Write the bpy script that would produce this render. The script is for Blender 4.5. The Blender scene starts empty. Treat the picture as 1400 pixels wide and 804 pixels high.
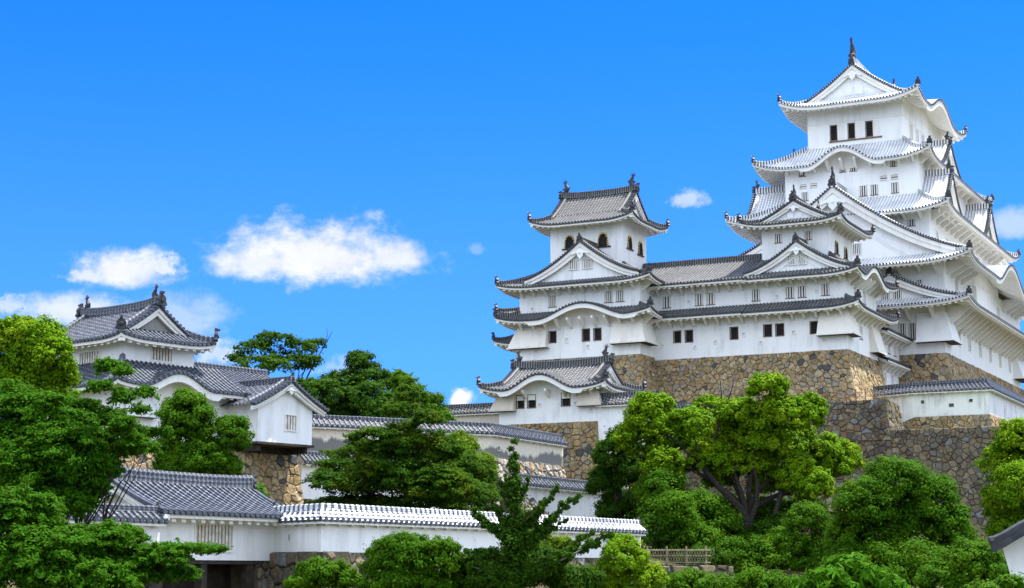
import bpy, math, random
import numpy as np
from mathutils import Vector
R = math.radians
rnd = random.Random(7)
scene = bpy.context.scene
COL = scene.collection

# ------------------------------------------------------------------ camera, sky, sun, exposure
cam_data = bpy.data.cameras.new("camera")
cam = bpy.data.objects.new("camera", cam_data)
COL.objects.link(cam)
cam.location = (0, 0, 0)
cam.rotation_euler = (R(90 + 9.18), 0, 0)
cam_data.sensor_width = 36
cam_data.lens = 36 * 2370 / 1400
cam_data.clip_start = 0.5
cam_data.clip_end = 20000
scene.camera = cam

SUN_EL, SUN_AZ = 69.0, 68.0          # azimuth measured from +Y (view direction) clockwise towards +X
EXPOSURE = 1.42
SKY_STRENGTH = 0.12
sun_data = bpy.data.lights.new("sun", 'SUN')
sun_data.energy = 4.6
sun_data.angle = R(0.53)
sun_data.color = (1.0, 0.955, 0.88)
sun = bpy.data.objects.new("sun", sun_data)
COL.objects.link(sun)
sd = Vector((math.sin(R(SUN_AZ)) * math.cos(R(SUN_EL)), math.cos(R(SUN_AZ)) * math.cos(R(SUN_EL)), math.sin(R(SUN_EL))))
sun.rotation_euler = sd.to_track_quat('Z', 'Y').to_euler()
sun.location = sd * 300

vs = scene.view_settings
vs.view_transform = 'Standard'
vs.look = 'None'
vs.exposure = EXPOSURE
vs.gamma = 1
vs.use_curve_mapping = False
scene.render.engine = 'CYCLES'
scene.cycles.max_bounces = 6
scene.cycles.diffuse_bounces = 4
scene.cycles.transmission_bounces = 4
scene.cycles.transparent_max_bounces = 4


class NT:
    """tiny helper to wire node trees"""
    def __init__(s, tree):
        s.t = tree
        s.n = tree.nodes
        s.l = tree.links

    def node(s, kind, **kw):
        n = s.n.new(kind)
        for k, v in kw.items():
            setattr(n, k, v)
        return n

    def put(s, sock, v):
        if hasattr(v, 'is_output'):
            s.l.new(v, sock)
        elif v is not None:
            sock.default_value = v

    def math(s, op, a, b=None, c=None, clamp=False):
        n = s.node('ShaderNodeMath', operation=op, use_clamp=clamp)
        s.put(n.inputs[0], a)
        s.put(n.inputs[1], b)
        s.put(n.inputs[2], c)
        return n.outputs[0]

    def vmath(s, op, a, b=None):
        n = s.node('ShaderNodeVectorMath', operation=op)
        s.put(n.inputs[0], a)
        s.put(n.inputs[1], b)
        return n.outputs['Value'] if op in ('LENGTH', 'DOT_PRODUCT', 'DISTANCE') else n.outputs[0]

    def mix(s, f, a, b):
        n = s.node('ShaderNodeMix', data_type='RGBA')
        s.put(n.inputs[0], f)
        s.put(n.inputs[6], a if hasattr(a, 'is_output') else (*a, 1))
        s.put(n.inputs[7], b if hasattr(b, 'is_output') else (*b, 1))
        return n.outputs[2]

    def noise(s, vec, scale, detail=3, rough=.55):
        n = s.node('ShaderNodeTexNoise')
        s.put(n.inputs['Vector'], vec)
        n.inputs['Scale'].default_value = scale
        n.inputs['Detail'].default_value = detail
        n.inputs['Roughness'].default_value = rough
        return n.outputs[0]

    def ramp(s, f, lo, hi):
        n = s.node('ShaderNodeMapRange', interpolation_type='SMOOTHSTEP')
        s.put(n.inputs[0], f)
        n.inputs[1].default_value = lo
        n.inputs[2].default_value = hi
        return n.outputs[0]

    def sep(s, vec):
        n = s.node('ShaderNodeSeparateXYZ')
        s.put(n.inputs[0], vec)
        return n.outputs

    def comb(s, x, y, z):
        n = s.node('ShaderNodeCombineXYZ')
        s.put(n.inputs[0], x)
        s.put(n.inputs[1], y)
        s.put(n.inputs[2], z)
        return n.outputs[0]


world = bpy.data.worlds.new("World")
scene.world = world
world.use_nodes = True
w = NT(world.node_tree)
for n in list(w.n):
    w.n.remove(n)
sky = w.node('ShaderNodeTexSky', sky_type='NISHITA', sun_disc=False)
sky.sun_elevation = R(SUN_EL)
sky.sun_rotation = R(SUN_AZ)
sky.altitude = 50
sky.air_density = 1.0
sky.dust_density = 0.2
sky.ozone_density = 2.0
tint = w.node('ShaderNodeVectorMath', operation='MULTIPLY')
w.l.new(sky.outputs[0], tint.inputs[0])
SKY_TINT = (0.036, 0.295, 0.95)
tint.inputs[1].default_value = SKY_TINT
# the clouds: soft white banks at fixed directions in the sky, and bright clouds added out of view as fill light
dirv = w.node('ShaderNodeTexCoord').outputs['Generated']
dx, dy, dz = w.sep(dirv)
safe = w.math('MAXIMUM', dy, 0.05)
gx = w.math('DIVIDE', dx, safe)
gz = w.math('DIVIDE', dz, safe)
g = w.comb(gx, 0.0, gz)
n1 = w.noise(w.vmath('MULTIPLY', g, (1, 1, 1.5)), 55, 8, .62)
n4 = w.noise(g, 170, 5, .6)
n2 = w.noise(w.vmath('ADD', g, (7.3, 0, 2.1)), 22, 4, .6)
CLOUDS = [(-0.1128, 0.1833, 0.0746, 0.026, 1), (-0.15, 0.1798, 0.0348, 0.0147, 0.9), (-0.0708, 0.1833, 0.0298, 0.0147, 0.9), (-0.2261, 0.1746, 0.0407, 0.0159, 0.95), (-0.2462, 0.172, 0.0198, 0.0079, 0.8), (-0.2078, 0.1764, 0.0198, 0.0113, 0.85), (-0.256, 0.1504, 0.0421, 0.0146, 0.8), (-0.2925, 0.1547, 0.0109, 0.0079, 0.6), (-0.1961, 0.1452, 0.0346, 0.0225, 0.45), (-0.17, 0.1259, 0.0197, 0.0113, 0.6), (0.1035, 0.2171, 0.015, 0.0074, 0.55), (0.2947, 0.2026, 0.021, 0.0136, 0.5), (-0.0215, 0.1881, 0.007, 0.0056, 0.2), (-0.0288, 0.0994, 0.0084, 0.0078, 1), (-0.0976, 0.1173, 0.0197, 0.0101, 0.35)]
total = None
for (cx, cz, rx, rz, dens) in CLOUDS:
    ex = w.math('DIVIDE', w.math('SUBTRACT', gx, cx), rx)
    dzz = w.math('SUBTRACT', gz, cz)
    # flatter underside
    below = w.math('LESS_THAN', dzz, 0.0)
    ez = w.math('DIVIDE', dzz, w.math('SUBTRACT', rz, w.math('MULTIPLY', below, rz * .3)))
    q = w.math('SQRT', w.math('ADD', w.math('MULTIPLY', ex, ex), w.math('MULTIPLY', ez, ez)))
    m = w.math('SUBTRACT', 1.0, q)
    m = w.math('ADD', m, w.math('MULTIPLY', w.math('SUBTRACT', n1, .5), 1.2))
    m = w.math('ADD', m, w.math('MULTIPLY', w.math('SUBTRACT', n2, .5), .9))
    m = w.math('ADD', m, w.math('MULTIPLY', w.math('SUBTRACT', n4, .5), .32 if rx > .02 else 1.6))
    m = w.math('MULTIPLY', w.ramp(m, -.06, .72), dens)
    total = m if total is None else w.math('MAXIMUM', total, m)
front = w.ramp(dy, .35, .8)
total = w.math('MULTIPLY', total, w.math('GREATER_THAN', dy, .06))
fill_clouds = w.noise(dirv, 2.6, 5, .6)
fill_clouds = w.math('MULTIPLY', w.ramp(fill_clouds, .36, .54), w.math('SUBTRACT', 1.0, front))
shade = w.math('ADD', .72, w.math('ADD', w.math('MULTIPLY', n2, .30), w.math('MULTIPLY', n1, .26)))
CLOUD_LUM = 3.15
cl = w.vmath('MULTIPLY', w.comb(shade, shade, shade), (CLOUD_LUM * .97, CLOUD_LUM * .99, CLOUD_LUM * 1.03))
# a little pale haze low over the horizon
hz = w.math('MULTIPLY', w.math('SUBTRACT', 1.0, w.ramp(dz, -.02, .34)), .36)
skyc = w.mix(hz, tint.outputs[0], (CLOUD_LUM * .36, CLOUD_LUM * .52, CLOUD_LUM * 1.0))
skyc = w.mix(total, skyc, cl)
skyc = w.mix(fill_clouds, skyc, (6.3, 7.1, 8.3))          # added unseen cloud behind and beside the viewer, whitens the front walls
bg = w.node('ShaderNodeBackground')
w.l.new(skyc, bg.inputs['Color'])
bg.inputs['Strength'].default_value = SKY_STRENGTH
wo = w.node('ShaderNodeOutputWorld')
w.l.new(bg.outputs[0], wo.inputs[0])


# ------------------------------------------------------------------ materials
def new_mat(name):
    m = bpy.data.materials.new(name)
    m.use_nodes = True
    t = NT(m.node_tree)
    p = m.node_tree.nodes['Principled BSDF']
    return m, t, p


def bump(t, p, h, strength, dist=.03):
    b = t.node('ShaderNodeBump')
    b.inputs['Strength'].default_value = strength
    b.inputs['Distance'].default_value = dist
    t.put(b.inputs['Height'], h)
    t.l.new(b.outputs[0], p.inputs['Normal'])


def plain(name, col, rough=.7, var=.25, scale=3.0, spec=.3):
    m, t, p = new_mat(name)
    co = t.node('ShaderNodeTexCoord').outputs['Object']
    n = t.noise(co, scale, 4)
    c2 = tuple(min(1, c * (1 + var)) for c in col)
    c1 = tuple(c * (1 - var) for c in col)
    t.put(p.inputs['Base Color'], t.mix(t.ramp(n, .3, .7), c1, c2))
    p.inputs['Roughness'].default_value = rough
    p.inputs['Specular IOR Level'].default_value = spec
    return m


def plaster(name, col=(.80, .80, .78), grime=(.56, .55, .51), amount=.55, streak=True):
    m, t, p = new_mat(name)
    co = t.node('ShaderNodeTexCoord').outputs['Object']
    n = t.noise(co, .55, 5, .6)
    st = t.noise(t.vmath('MULTIPLY', co, (1.6, 1.6, .16)), 1.0, 5, .6)
    f = t.math('MULTIPLY', t.math('MULTIPLY', t.ramp(n, .34, .66), t.ramp(st, .42, .66)), amount)
    fine = t.noise(co, 9, 3)
    c = t.mix(f, col, grime)
    c = t.mix(t.math('MULTIPLY', t.ramp(fine, .45, .8), .12), c, grime)
    t.put(p.inputs['Base Color'], c)
    p.inputs['Roughness'].default_value = .85
    p.inputs['Specular IOR Level'].default_value = .2
    bump(t, p, fine, .12, .02)
    return m


def old_plaster(name, z_lo, z_hi):
    """cream plaster with a ragged mildew band along its lower part"""
    m, t, p = new_mat(name)
    co = t.node('ShaderNodeTexCoord').outputs['Object']
    z = t.sep(co)[2]
    n = t.noise(t.vmath('MULTIPLY', co, (1.0, 1.0, .25)), 1.3, 6, .65)
    big = t.noise(co, .12, 2)
    lim = t.math('ADD', t.math('MULTIPLY', t.math('SUBTRACT', n, .5), 1.3), t.math('MULTIPLY', t.math('SUBTRACT', big, .5), 2.2))
    d = t.math('ADD', z, lim)
    band = t.math('SUBTRACT', 1.0, t.ramp(d, z_lo, z_hi))
    n2 = t.noise(co, 5, 4)
    c = t.mix(t.ramp(n2, .4, .8), (.74, .67, .54), (.58, .51, .40))
    c = t.mix(t.math('MULTIPLY', band, .88), c, (.12, .125, .125))
    t.put(p.inputs['Base Color'], c)
    p.inputs['Roughness'].default_value = .9
    p.inputs['Specular IOR Level'].default_value = .15
    return m


def tile_rib(name, tile, joint, frac, period=.3, mixn=.5, rough=.6, spec=.2):
    """round cover tiles: tile colour with pale mortar at each joint; UV v runs down the rib in metres"""
    m, t, p = new_mat(name)
    tc = t.node('ShaderNodeTexCoord')
    u, v, _ = t.sep(tc.outputs['UV'])
    co = tc.outputs['Object']
    f = t.math('FRACT', t.math('DIVIDE', v, period))
    n = t.noise(co, 2.2, 4, .7)
    n2 = t.noise(co, .35, 3)
    edge = t.math('ADD', frac, t.math('MULTIPLY', t.math('SUBTRACT', n, .5), mixn))
    j = t.math('LESS_THAN', f, edge)
    vr = t.ramp(t.noise(co, 5, 2), .3, .7)
    c1 = t.mix(vr, tuple(c * .65 for c in tile), tuple(c * 1.4 for c in tile))
    c2 = t.mix(t.ramp(n2, .35, .65), joint, tuple(c * .72 for c in joint))
    t.put(p.inputs['Base Color'], t.mix(j, c1, c2))
    p.inputs['Roughness'].default_value = rough
    p.inputs['Specular IOR Level'].default_value = spec
    return m


M = {}
M['plaster'] = plaster('white_plaster', (.80, .80, .785), (.52, .51, .48), .55)
M['plaster_keep'] = plaster('fresh_white_plaster', (.83, .83, .815), (.62, .61, .58), .45)
M['plaster_trim'] = plaster('white_trim_plaster', (.79, .77, .72), (.58, .55, .49), .5)
M['plaster_cream'] = plaster('cream_plaster', (.74, .70, .62), (.54, .50, .43), .6)
M['plaster_grey'] = plaster('stained_plaster', (.72, .72, .70), (.30, .30, .29), .85)
M['plaster_tan'] = plaster('buff_plaster', (.60, .54, .44), (.42, .37, .30), .6)
M['plaster_old'] = old_plaster('mildewed_plaster', 1.0, 1.4)
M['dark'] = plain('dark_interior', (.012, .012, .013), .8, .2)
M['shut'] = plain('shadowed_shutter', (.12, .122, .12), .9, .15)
M['lattice'] = plain('dark_iron_lattice', (.025, .022, .02), .6)
M['brown'] = plain('brown_wood', (.17, .105, .06), .75)
M['darkwood'] = plain('old_dark_wood', (.035, .028, .022), .8, .4)
M['slatwood'] = plain('weathered_slats', (.62, .58, .50), .8, .2)
M['gold'] = plain('gilt', (.75, .52, .10), .35, .1)
M['black'] = plain('black_lacquer', (.012, .012, .012), .4, .1)
M['cap'] = plain('dark_tile', (.045, .048, .055), .5, .45, 6)
M['capblue'] = plain('slate_tile', (.05, .058, .075), .45, .45, 6)
M['bronze'] = plain('dark_bronze_tile', (.030, .032, .036), .5, .4, 5)
M['rib_w'] = tile_rib('limewashed_cover_tiles', (.42, .43, .45), (.85, .85, .84), .88, .3, .3)
M['val_w'] = tile_rib('grey_pan_tiles_with_lime', (.27, .28, .30), (.74, .74, .74), .40, .3, .5)
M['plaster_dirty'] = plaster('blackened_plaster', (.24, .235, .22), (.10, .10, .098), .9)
M['rib_a'] = tile_rib('weathered_cover_tiles', (.066, .068, .073), (.29, .287, .272), .36, .33, .9)
M['val_a'] = tile_rib('weathered_pan_tiles', (.04, .04, .042), (.14, .135, .125), .28, .3, .5)
M['rib_b'] = tile_rib('slate_blue_cover_tiles', (.062, .070, .090), (.27, .28, .295), .10, .36, .45, .6, .18)
M['val_b'] = tile_rib('slate_blue_pan_tiles', (.03, .034, .042), (.09, .095, .105), .3, .3, .4)
M['rib_c'] = tile_rib('lime_jointed_cover_tiles', (.30, .32, .36), (.84, .84, .85), .66, .36, .2)
M['val_c'] = tile_rib('pan_tiles_between_lime_joints', (.06, .068, .085), (.74, .74, .76), .42, .36, .2)
M['ridge_w'] = tile_rib('limewashed_ridge_tiles', (.07, .075, .08), (.80, .80, .79), .55, .34, .2)
M['ridge_a'] = tile_rib('stacked_ridge_tiles', (.045, .047, .05), (.26, .25, .235), .3, .26, .5)
M['ridge_b'] = tile_rib('slate_ridge_tiles', (.07, .078, .095), (.22, .23, .25), .3, .3, .5)
M['ridge_c'] = tile_rib('lime_jointed_ridge_tiles', (.13, .14, .16), (.84, .84, .85), .55, .4, .1)
M['moss'] = plain('mossy_grass', (.10, .13, .035), .95, .4, 2)
STYLE = {'w': ('val_w', 'rib_w', 'cap', 'ridge_w'), 'a': ('val_a', 'rib_a', 'cap', 'ridge_a'),
         'b': ('val_b', 'rib_b', 'capblue', 'ridge_b'), 'c': ('val_c', 'rib_c', 'capblue', 'ridge_c')}


def stone_mat(name, cols, gap=(.03, .027, .022)):
    """each stone its own colour (a value stored per stone), with grain and lichen"""
    m, t, p = new_mat(name)
    co = t.node('ShaderNodeTexCoord').outputs['Object']
    at = t.node('ShaderNodeAttribute', attribute_name='tone')
    r = t.node('ShaderNodeValToRGB')
    cr = r.color_ramp
    cr.interpolation = 'CONSTANT'
    while len(cr.elements) < len(cols):
        cr.elements.new(.5)
    for i, (pos, c) in enumerate(cols):
        cr.elements[i].position = pos
        cr.elements[i].color = (*c, 1)
    t.l.new(at.outputs['Fac'], r.inputs[0])
    n = t.noise(co, 3.6, 8, .72)
    n2 = t.noise(co, 1.1, 5, .65)
    c = t.mix(t.math('MULTIPLY', t.ramp(n, .40, .68), .75), r.outputs[0], (.085, .066, .04))
    c = t.mix(t.math('MULTIPLY', t.ramp(n2, .58, .8), .4), c, (.36, .33, .27))
    t.put(p.inputs['Base Color'], c)
    p.inputs['Roughness'].default_value = .9
    p.inputs['Specular IOR Level'].default_value = .2
    bump(t, p, n, .9, .12)
    return m


WARM = [(0, (.34, .245, .125)), (.16, (.41, .30, .155)), (.30, (.28, .20, .10)), (.44, (.44, .335, .19)), (.56, (.34, .26, .16)),
        (.68, (.37, .245, .11)), (.80, (.29, .245, .175)), (.92, (.075, .077, .082)), (.96, (.45, .36, .225))]
GREY = [(0, (.125, .104, .07)), (.16, (.165, .136, .088)), (.30, (.10, .09, .068)), (.44, (.20, .158, .098)), (.56, (.13, .12, .10)),
        (.68, (.16, .105, .055)), (.80, (.075, .058, .048)), (.90, (.17, .17, .165)), (.95, (.22, .18, .115))]
RUB = [(0, (.22, .20, .17)), (.2, (.30, .27, .23)), (.4, (.15, .14, .12)), (.6, (.36, .33, .29)), (.75, (.20, .19, .175)), (.88, (.44, .27, .13)), (.93, (.40, .38, .35))]
M['stone_warm'] = stone_mat('tan_castle_stone', WARM)
M['stone_grey'] = stone_mat('grey_brown_terrace_stone', GREY)
M['stone_rub'] = stone_mat('pale_rubble_stone', RUB)
M['gap'] = plain('earth_between_stones', (.085, .07, .048), .95)


# ------------------------------------------------------------------ mesh building
class MB:
    def __init__(s):
        s.v, s.f, s.m, s.uv, s.tone = [], [], [], [], []

    def add(s, vs, faces, mat=0, uvs=None, tone=None):
        o = len(s.v)
        s.v += [tuple(x) for x in vs]
        for k, f in enumerate(faces):
            s.f.append(tuple(i + o for i in f))
            s.m.append(mat)
            s.uv += [uvs[i] for i in f] if uvs else [(0., 0.)] * len(f)
            s.tone.append(tone or 0.)

    def box(s, x0, x1, y0, y1, z0, z1, mat=0):
        vs = [(x, y, z) for z in (z0, z1) for y in (y0, y1) for x in (x0, x1)]
        s.add(vs, [(0, 2, 3, 1), (4, 5, 7, 6), (0, 1, 5, 4), (2, 6, 7, 3), (0, 4, 6, 2), (1, 3, 7, 5)], mat)

    def prism(s, pts, ext, mat=0):
        """polygon pts (3D, planar) extruded by the vector ext"""
        n = len(pts)
        q = [tuple(p[i] + ext[i] for i in range(3)) for p in pts]
        s.add(list(pts) + q, [tuple(range(n)), tuple(range(2 * n - 1, n - 1, -1))] +
              [(i, n + i, n + (i + 1) % n, (i + 1) % n) for i in range(n)], mat)

    def tube(s, pts, rad, sides=6, mat=0, caps=True):
        """tapered tube through 3D points"""
        pts = [Vector(p) for p in pts]
        rings = []
        for i, p in enumerate(pts):
            d = (pts[min(i + 1, len(pts) - 1)] - pts[max(i - 1, 0)])
            if d.length < 1e-6:
                d = Vector((0, 0, 1))
            d.normalize()
            ax = d.cross(Vector((.31, .95, .05)))
            if ax.length < .1:
                ax = d.cross(Vector((1, 0, 0)))
            ax.normalize()
            ay = d.cross(ax)
            r = rad[i] if hasattr(rad, '__len__') else rad
            rings.append([p + ax * (r * math.cos(2 * math.pi * k / sides)) + ay * (r * math.sin(2 * math.pi * k / sides)) for k in range(sides)])
        vs = [x for r in rings for x in r]
        fs = []
        for i in range(len(rings) - 1):
            for k in range(sides):
                a, b = i * sides + k, i * sides + (k + 1) % sides
                fs.append((a, b, b + sides, a + sides))
        if caps:
            fs.append(tuple(range(sides - 1, -1, -1)))
            fs.append(tuple(range(len(vs) - sides, len(vs))))
        s.add(vs, fs, mat)

    def strip(s, rings, mat=0, close=True, uvscale=True, caps=True):
        """loft equal-length rings of points; UV v = running length"""
        n = len(rings[0])
        vs = [p for r in rings for p in r]
        ln = [0.]
        for i in range(1, len(rings)):
            ln.append(ln[-1] + (Vector(rings[i][0]) - Vector(rings[i - 1][0])).length)
        uvs = [(k / n, ln[i]) for i in range(len(rings)) for k in range(n)]
        fs = []
        for i in range(len(rings) - 1):
            for k in range(n if close else n - 1):
                a, b = i * n + k, i * n + (k + 1) % n
                fs.append((a, b, b + n, a + n))
        if caps and close:
            fs.append(tuple(range(n - 1, -1, -1)))
            fs.append(tuple(range(len(vs) - n, len(vs))))
        s.add(vs, fs, mat, uvs)

    def build(s, name, mats, parent=None, origin=(0, 0, 0), smooth=False):
        me = bpy.data.meshes.new(name)
        ox, oy, oz = origin
        me.from_pydata([(x - ox, y - oy, z - oz) for x, y, z in s.v], [], s.f)
        for mm in mats:
            me.materials.append(M[mm] if isinstance(mm, str) else mm)
        me.polygons.foreach_set('material_index', s.m)
        uvl = me.uv_layers.new(name='UVMap')
        uvl.data.foreach_set('uv', [c for u in s.uv for c in u])
        if any(s.tone):
            at = me.attributes.new('tone', 'FLOAT', 'FACE')
            at.data.foreach_set('value', s.tone)
        if smooth:
            me.polygons.foreach_set('use_smooth', [True] * len(s.f))
        me.update()
        o = bpy.data.objects.new(name, me)
        COL.objects.link(o)
        if parent is not None:
            o.parent = parent
        return o


def tag(o, label=None, cat=None, group=None, kind=None):
    for k, v in (('label', label), ('category', cat), ('group', group), ('kind', kind)):
        if v:
            o[k] = v
    return o


class Thing:
    """an Empty at the thing's base; A runs along the front, B away from the viewer, Z up (metres)"""
    def __init__(s, name, deg, A, B, Z, label, cat, group=None):
        th = R(deg)
        s.o = (A, B, Z)
        e = bpy.data.objects.new(name, None)
        e.empty_display_size = .5
        COL.objects.link(e)
        e.location = (A * math.cos(th) + B * math.sin(th), -A * math.sin(th) + B * math.cos(th), Z)
        e.rotation_euler = (0, 0, -th)
        tag(e, label, cat, group)
        s.e = e

    def part(s, name, mb, mats, parent=None, smooth=False):
        return mb.build(name, mats, parent or s.e, s.o, smooth)


def place_copy(t, src, pos, rz):
    c = src.copy()
    COL.objects.link(c)
    c.parent = t.e
    c.location = (pos[0] - t.o[0], pos[1] - t.o[1], pos[2] - t.o[2])
    c.rotation_euler = (0, 0, rz)
    return c


# side maps: (s along the side, z, out = distance outwards) -> (A, B, Z)
def side_map(side, rect):
    a0, a1, b0, b1 = rect
    return {'f': lambda s, z, o: (s, b0 - o, z), 'r': lambda s, z, o: (a1 + o, s, z),
            'l': lambda s, z, o: (a0 - o, s, z), 'b': lambda s, z, o: (s, b1 + o, z)}[side]


def wall_panel(mb, mp, s0, s1, z0, z1, holes, depth=.28, flip=False):
    ss = sorted({s0, s1, *[h[0] for h in holes], *[h[1] for h in holes]})
    zs = sorted({z0, z1, *[h[2] for h in holes], *[h[3] for h in holes]})
    ss = [x for x in ss if s0 <= x <= s1]
    zs = [x for x in zs if z0 <= x <= z1]

    def q(p, i=0):
        mb.add([mp(*x) for x in p], [(3, 2, 1, 0) if flip else (0, 1, 2, 3)], i)
    for i in range(len(ss) - 1):
        for j in range(len(zs) - 1):
            ms, mz = (ss[i] + ss[i + 1]) / 2, (zs[j] + zs[j + 1]) / 2
            if any(h[0] < ms < h[1] and h[2] < mz < h[3] for h in holes):
                continue
            q([(ss[i], zs[j], 0), (ss[i + 1], zs[j], 0), (ss[i + 1], zs[j + 1], 0), (ss[i], zs[j + 1], 0)])
    for (h0, h1, k0, k1) in holes:
        d = -depth
        q([(h0, k0, d), (h1, k0, d), (h1, k0, 0), (h0, k0, 0)])
        q([(h0, k1, 0), (h1, k1, 0), (h1, k1, d), (h0, k1, d)])
        q([(h0, k0, d), (h0, k0, 0), (h0, k1, 0), (h0, k1, d)])
        q([(h1, k0, 0), (h1, k0, d), (h1, k1, d), (h1, k1, 0)])


def obox(mb, mp, s0, s1, z0, z1, o0, o1, mat=0):
    vs = [mp(s, z, o) for z in (z0, z1) for o in (o0, o1) for s in (s0, s1)]
    mb.add(vs, [(0, 2, 3, 1), (4, 5, 7, 6), (0, 1, 5, 4), (2, 6, 7, 3), (0, 4, 6, 2), (1, 3, 7, 5)], mat)


def window(t, mp, c, wd, z0, z1, kind):
    """kind: slat (plastered bars before shadow), shut (bars before a closed shutter), dark (black lattice), vent, wood, hole"""
    s0, s1 = c - wd / 2, c + wd / 2
    fr = MB()
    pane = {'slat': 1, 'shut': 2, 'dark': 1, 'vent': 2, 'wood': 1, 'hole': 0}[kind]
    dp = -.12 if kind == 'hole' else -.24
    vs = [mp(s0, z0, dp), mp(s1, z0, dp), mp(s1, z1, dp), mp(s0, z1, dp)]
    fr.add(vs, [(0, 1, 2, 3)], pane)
    e = .05 if kind in ('hole', 'vent') else .07
    fm = 3 if kind == 'dark' else 0
    p = .03
    obox(fr, mp, s0 - e, s1 + e, z1 - .002, z1 + e, -.05, p, fm)
    obox(fr, mp, s0 - e, s1 + e, z0 - e, z0 + .002, -.05, p + .04, 3 if kind in ('dark', 'slat', 'shut') and wd < 1.2 else fm)
    obox(fr, mp, s0 - e, s0 + .003, z0, z1, -.05, p, fm)
    obox(fr, mp, s1 - .003, s1 + e, z0, z1, -.05, p, fm)
    o = t.part('window', fr, ['plaster_trim', 'dark', 'shut', 'brown'])
    if kind == 'hole':
        return o
    b = MB()
    if kind in ('slat', 'shut'):
        n = max(3, round(wd / .25))
        for i in range(n):
            x = s0 + (i + .5) * wd / n
            obox(b, mp, x - wd / n * .22, x + wd / n * .22, z0, z1, -.16, -.05)
        t.part('window_bars', b, ['plaster_trim'], o)
    elif kind == 'wood':
        n = max(4, round(wd / .24))
        for i in range(n):
            x = s0 + (i + .5) * wd / n
            obox(b, mp, x - wd / n * .29, x + wd / n * .29, z0, z1, -.17, -.03)
        t.part('window_bars', b, ['slatwood'], o)
    elif kind == 'dark':
        n = 4
        for i in range(1, n):
            x = s0 + i * wd / n
            obox(b, mp, x - .02, x + .02, z0, z1, -.14, -.10)
        for i in range(1, 5):
            z = z0 + i * (z1 - z0) / 5
            obox(b, mp, s0, s1, z - .018, z + .018, -.15, -.11)
        t.part('window_bars', b, ['lattice'], o)
    elif kind == 'vent':
        for i in range(2):
            z = z0 + (i + .5) * (z1 - z0) / 2
            obox(b, mp, s0, s1, z - .07, z + .07, -.16, -.02)
        t.part('window_bars', b, ['plaster_trim'], o)
    return o


def katomado(t, mp, c, wd, z0, z1):
    """bell-shaped window with a black frame studded with gilt"""
    h = z1 - z0

    def outline(k):
        pts = []
        for i in range(15):
            a = math.pi * i / 14
            x = math.cos(a) * wd * .40 * k
            z = z0 + h * .58 + math.sin(a) ** .8 * h * .42 * k
            pts.append((c + x, z))
        return [(c + wd * .5 * k, z0)] + pts + [(c - wd * .5 * k, z0)]
    m = MB()
    out, inn = outline(1.0), outline(.74)
    n = len(out)
    vs = [mp(x, z, .08) for x, z in out] + [mp(x, z, .08) for x, z in inn] + [mp(x, z, -.02) for x, z in out] + [mp(x, z, -.02) for x, z in inn]
    fs = []
    for i in range(n - 1):
        fs += [(i, i + 1, n + i + 1, n + i), (i, 2 * n + i, 2 * n + i + 1, i + 1), (n + i, n + i + 1, 3 * n + i + 1, 3 * n + i)]
    m.add(vs, fs, 0)
    m.add([mp(x, z, .012) for x, z in inn], [tuple(range(n))], 1)
    obox(m, mp, c - wd * .68, c + wd * .68, z0 - .13, z0, 0, .14, 0)
    o = t.part('window', m, ['black', 'dark'])
    g = MB()
    mid = outline(.87)
    for i in range(0, n):
        if i % 2 == 0 or i in (0, n - 1):
            x, z = mid[i]
            obox(g, mp, x - .07, x + .07, z - .07, z + .07, .082, .11)
    for k in (.15, .3, .45):
        for sg in (-1, 1):
            x, z = c + sg * wd * .43, z0 + h * k
            obox(g, mp, x - .07, x + .07, z - .06, z + .06, .082, .11)
    t.part('gilt_studs', g, ['gold'], o)
    return o


def storey(t, rect, z0, z1, front=(), right=(), mat='plaster', left=(), name='wall'):
    """four walls with real window openings; front/right = (centre, width, z0, z1, kind)"""
    mb = MB()
    a0, a1, b0, b1 = rect
    for side, wins, s0, s1, fl in (('f', front, a0, a1, False), ('r', right, b0, b1, False), ('l', left, b0, b1, True), ('b', (), a0, a1, True)):
        mp = side_map(side, rect)
        holes = [(c - wd / 2, c + wd / 2, p, q) for c, wd, p, q, k in wins if k != 'kato']
        wall_panel(mb, mp, s0, s1, z0, z1, holes, flip=fl)
    o = t.part(name, mb, [mat])
    for side, wins in (('f', front), ('r', right), ('l', left)):
        mp = side_map(side, rect)
        for c, wd, p, q, k in wins:
            if k == 'kato':
                katomado(t, mp, c, wd, p, q)
            else:
                window(t, mp, c, wd, p, q, k)
    return o


# ------------------------------------------------------------------ tiled roofs
def prof(x, k=.25):
    return (1 - k) * x + k * x * x


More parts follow.
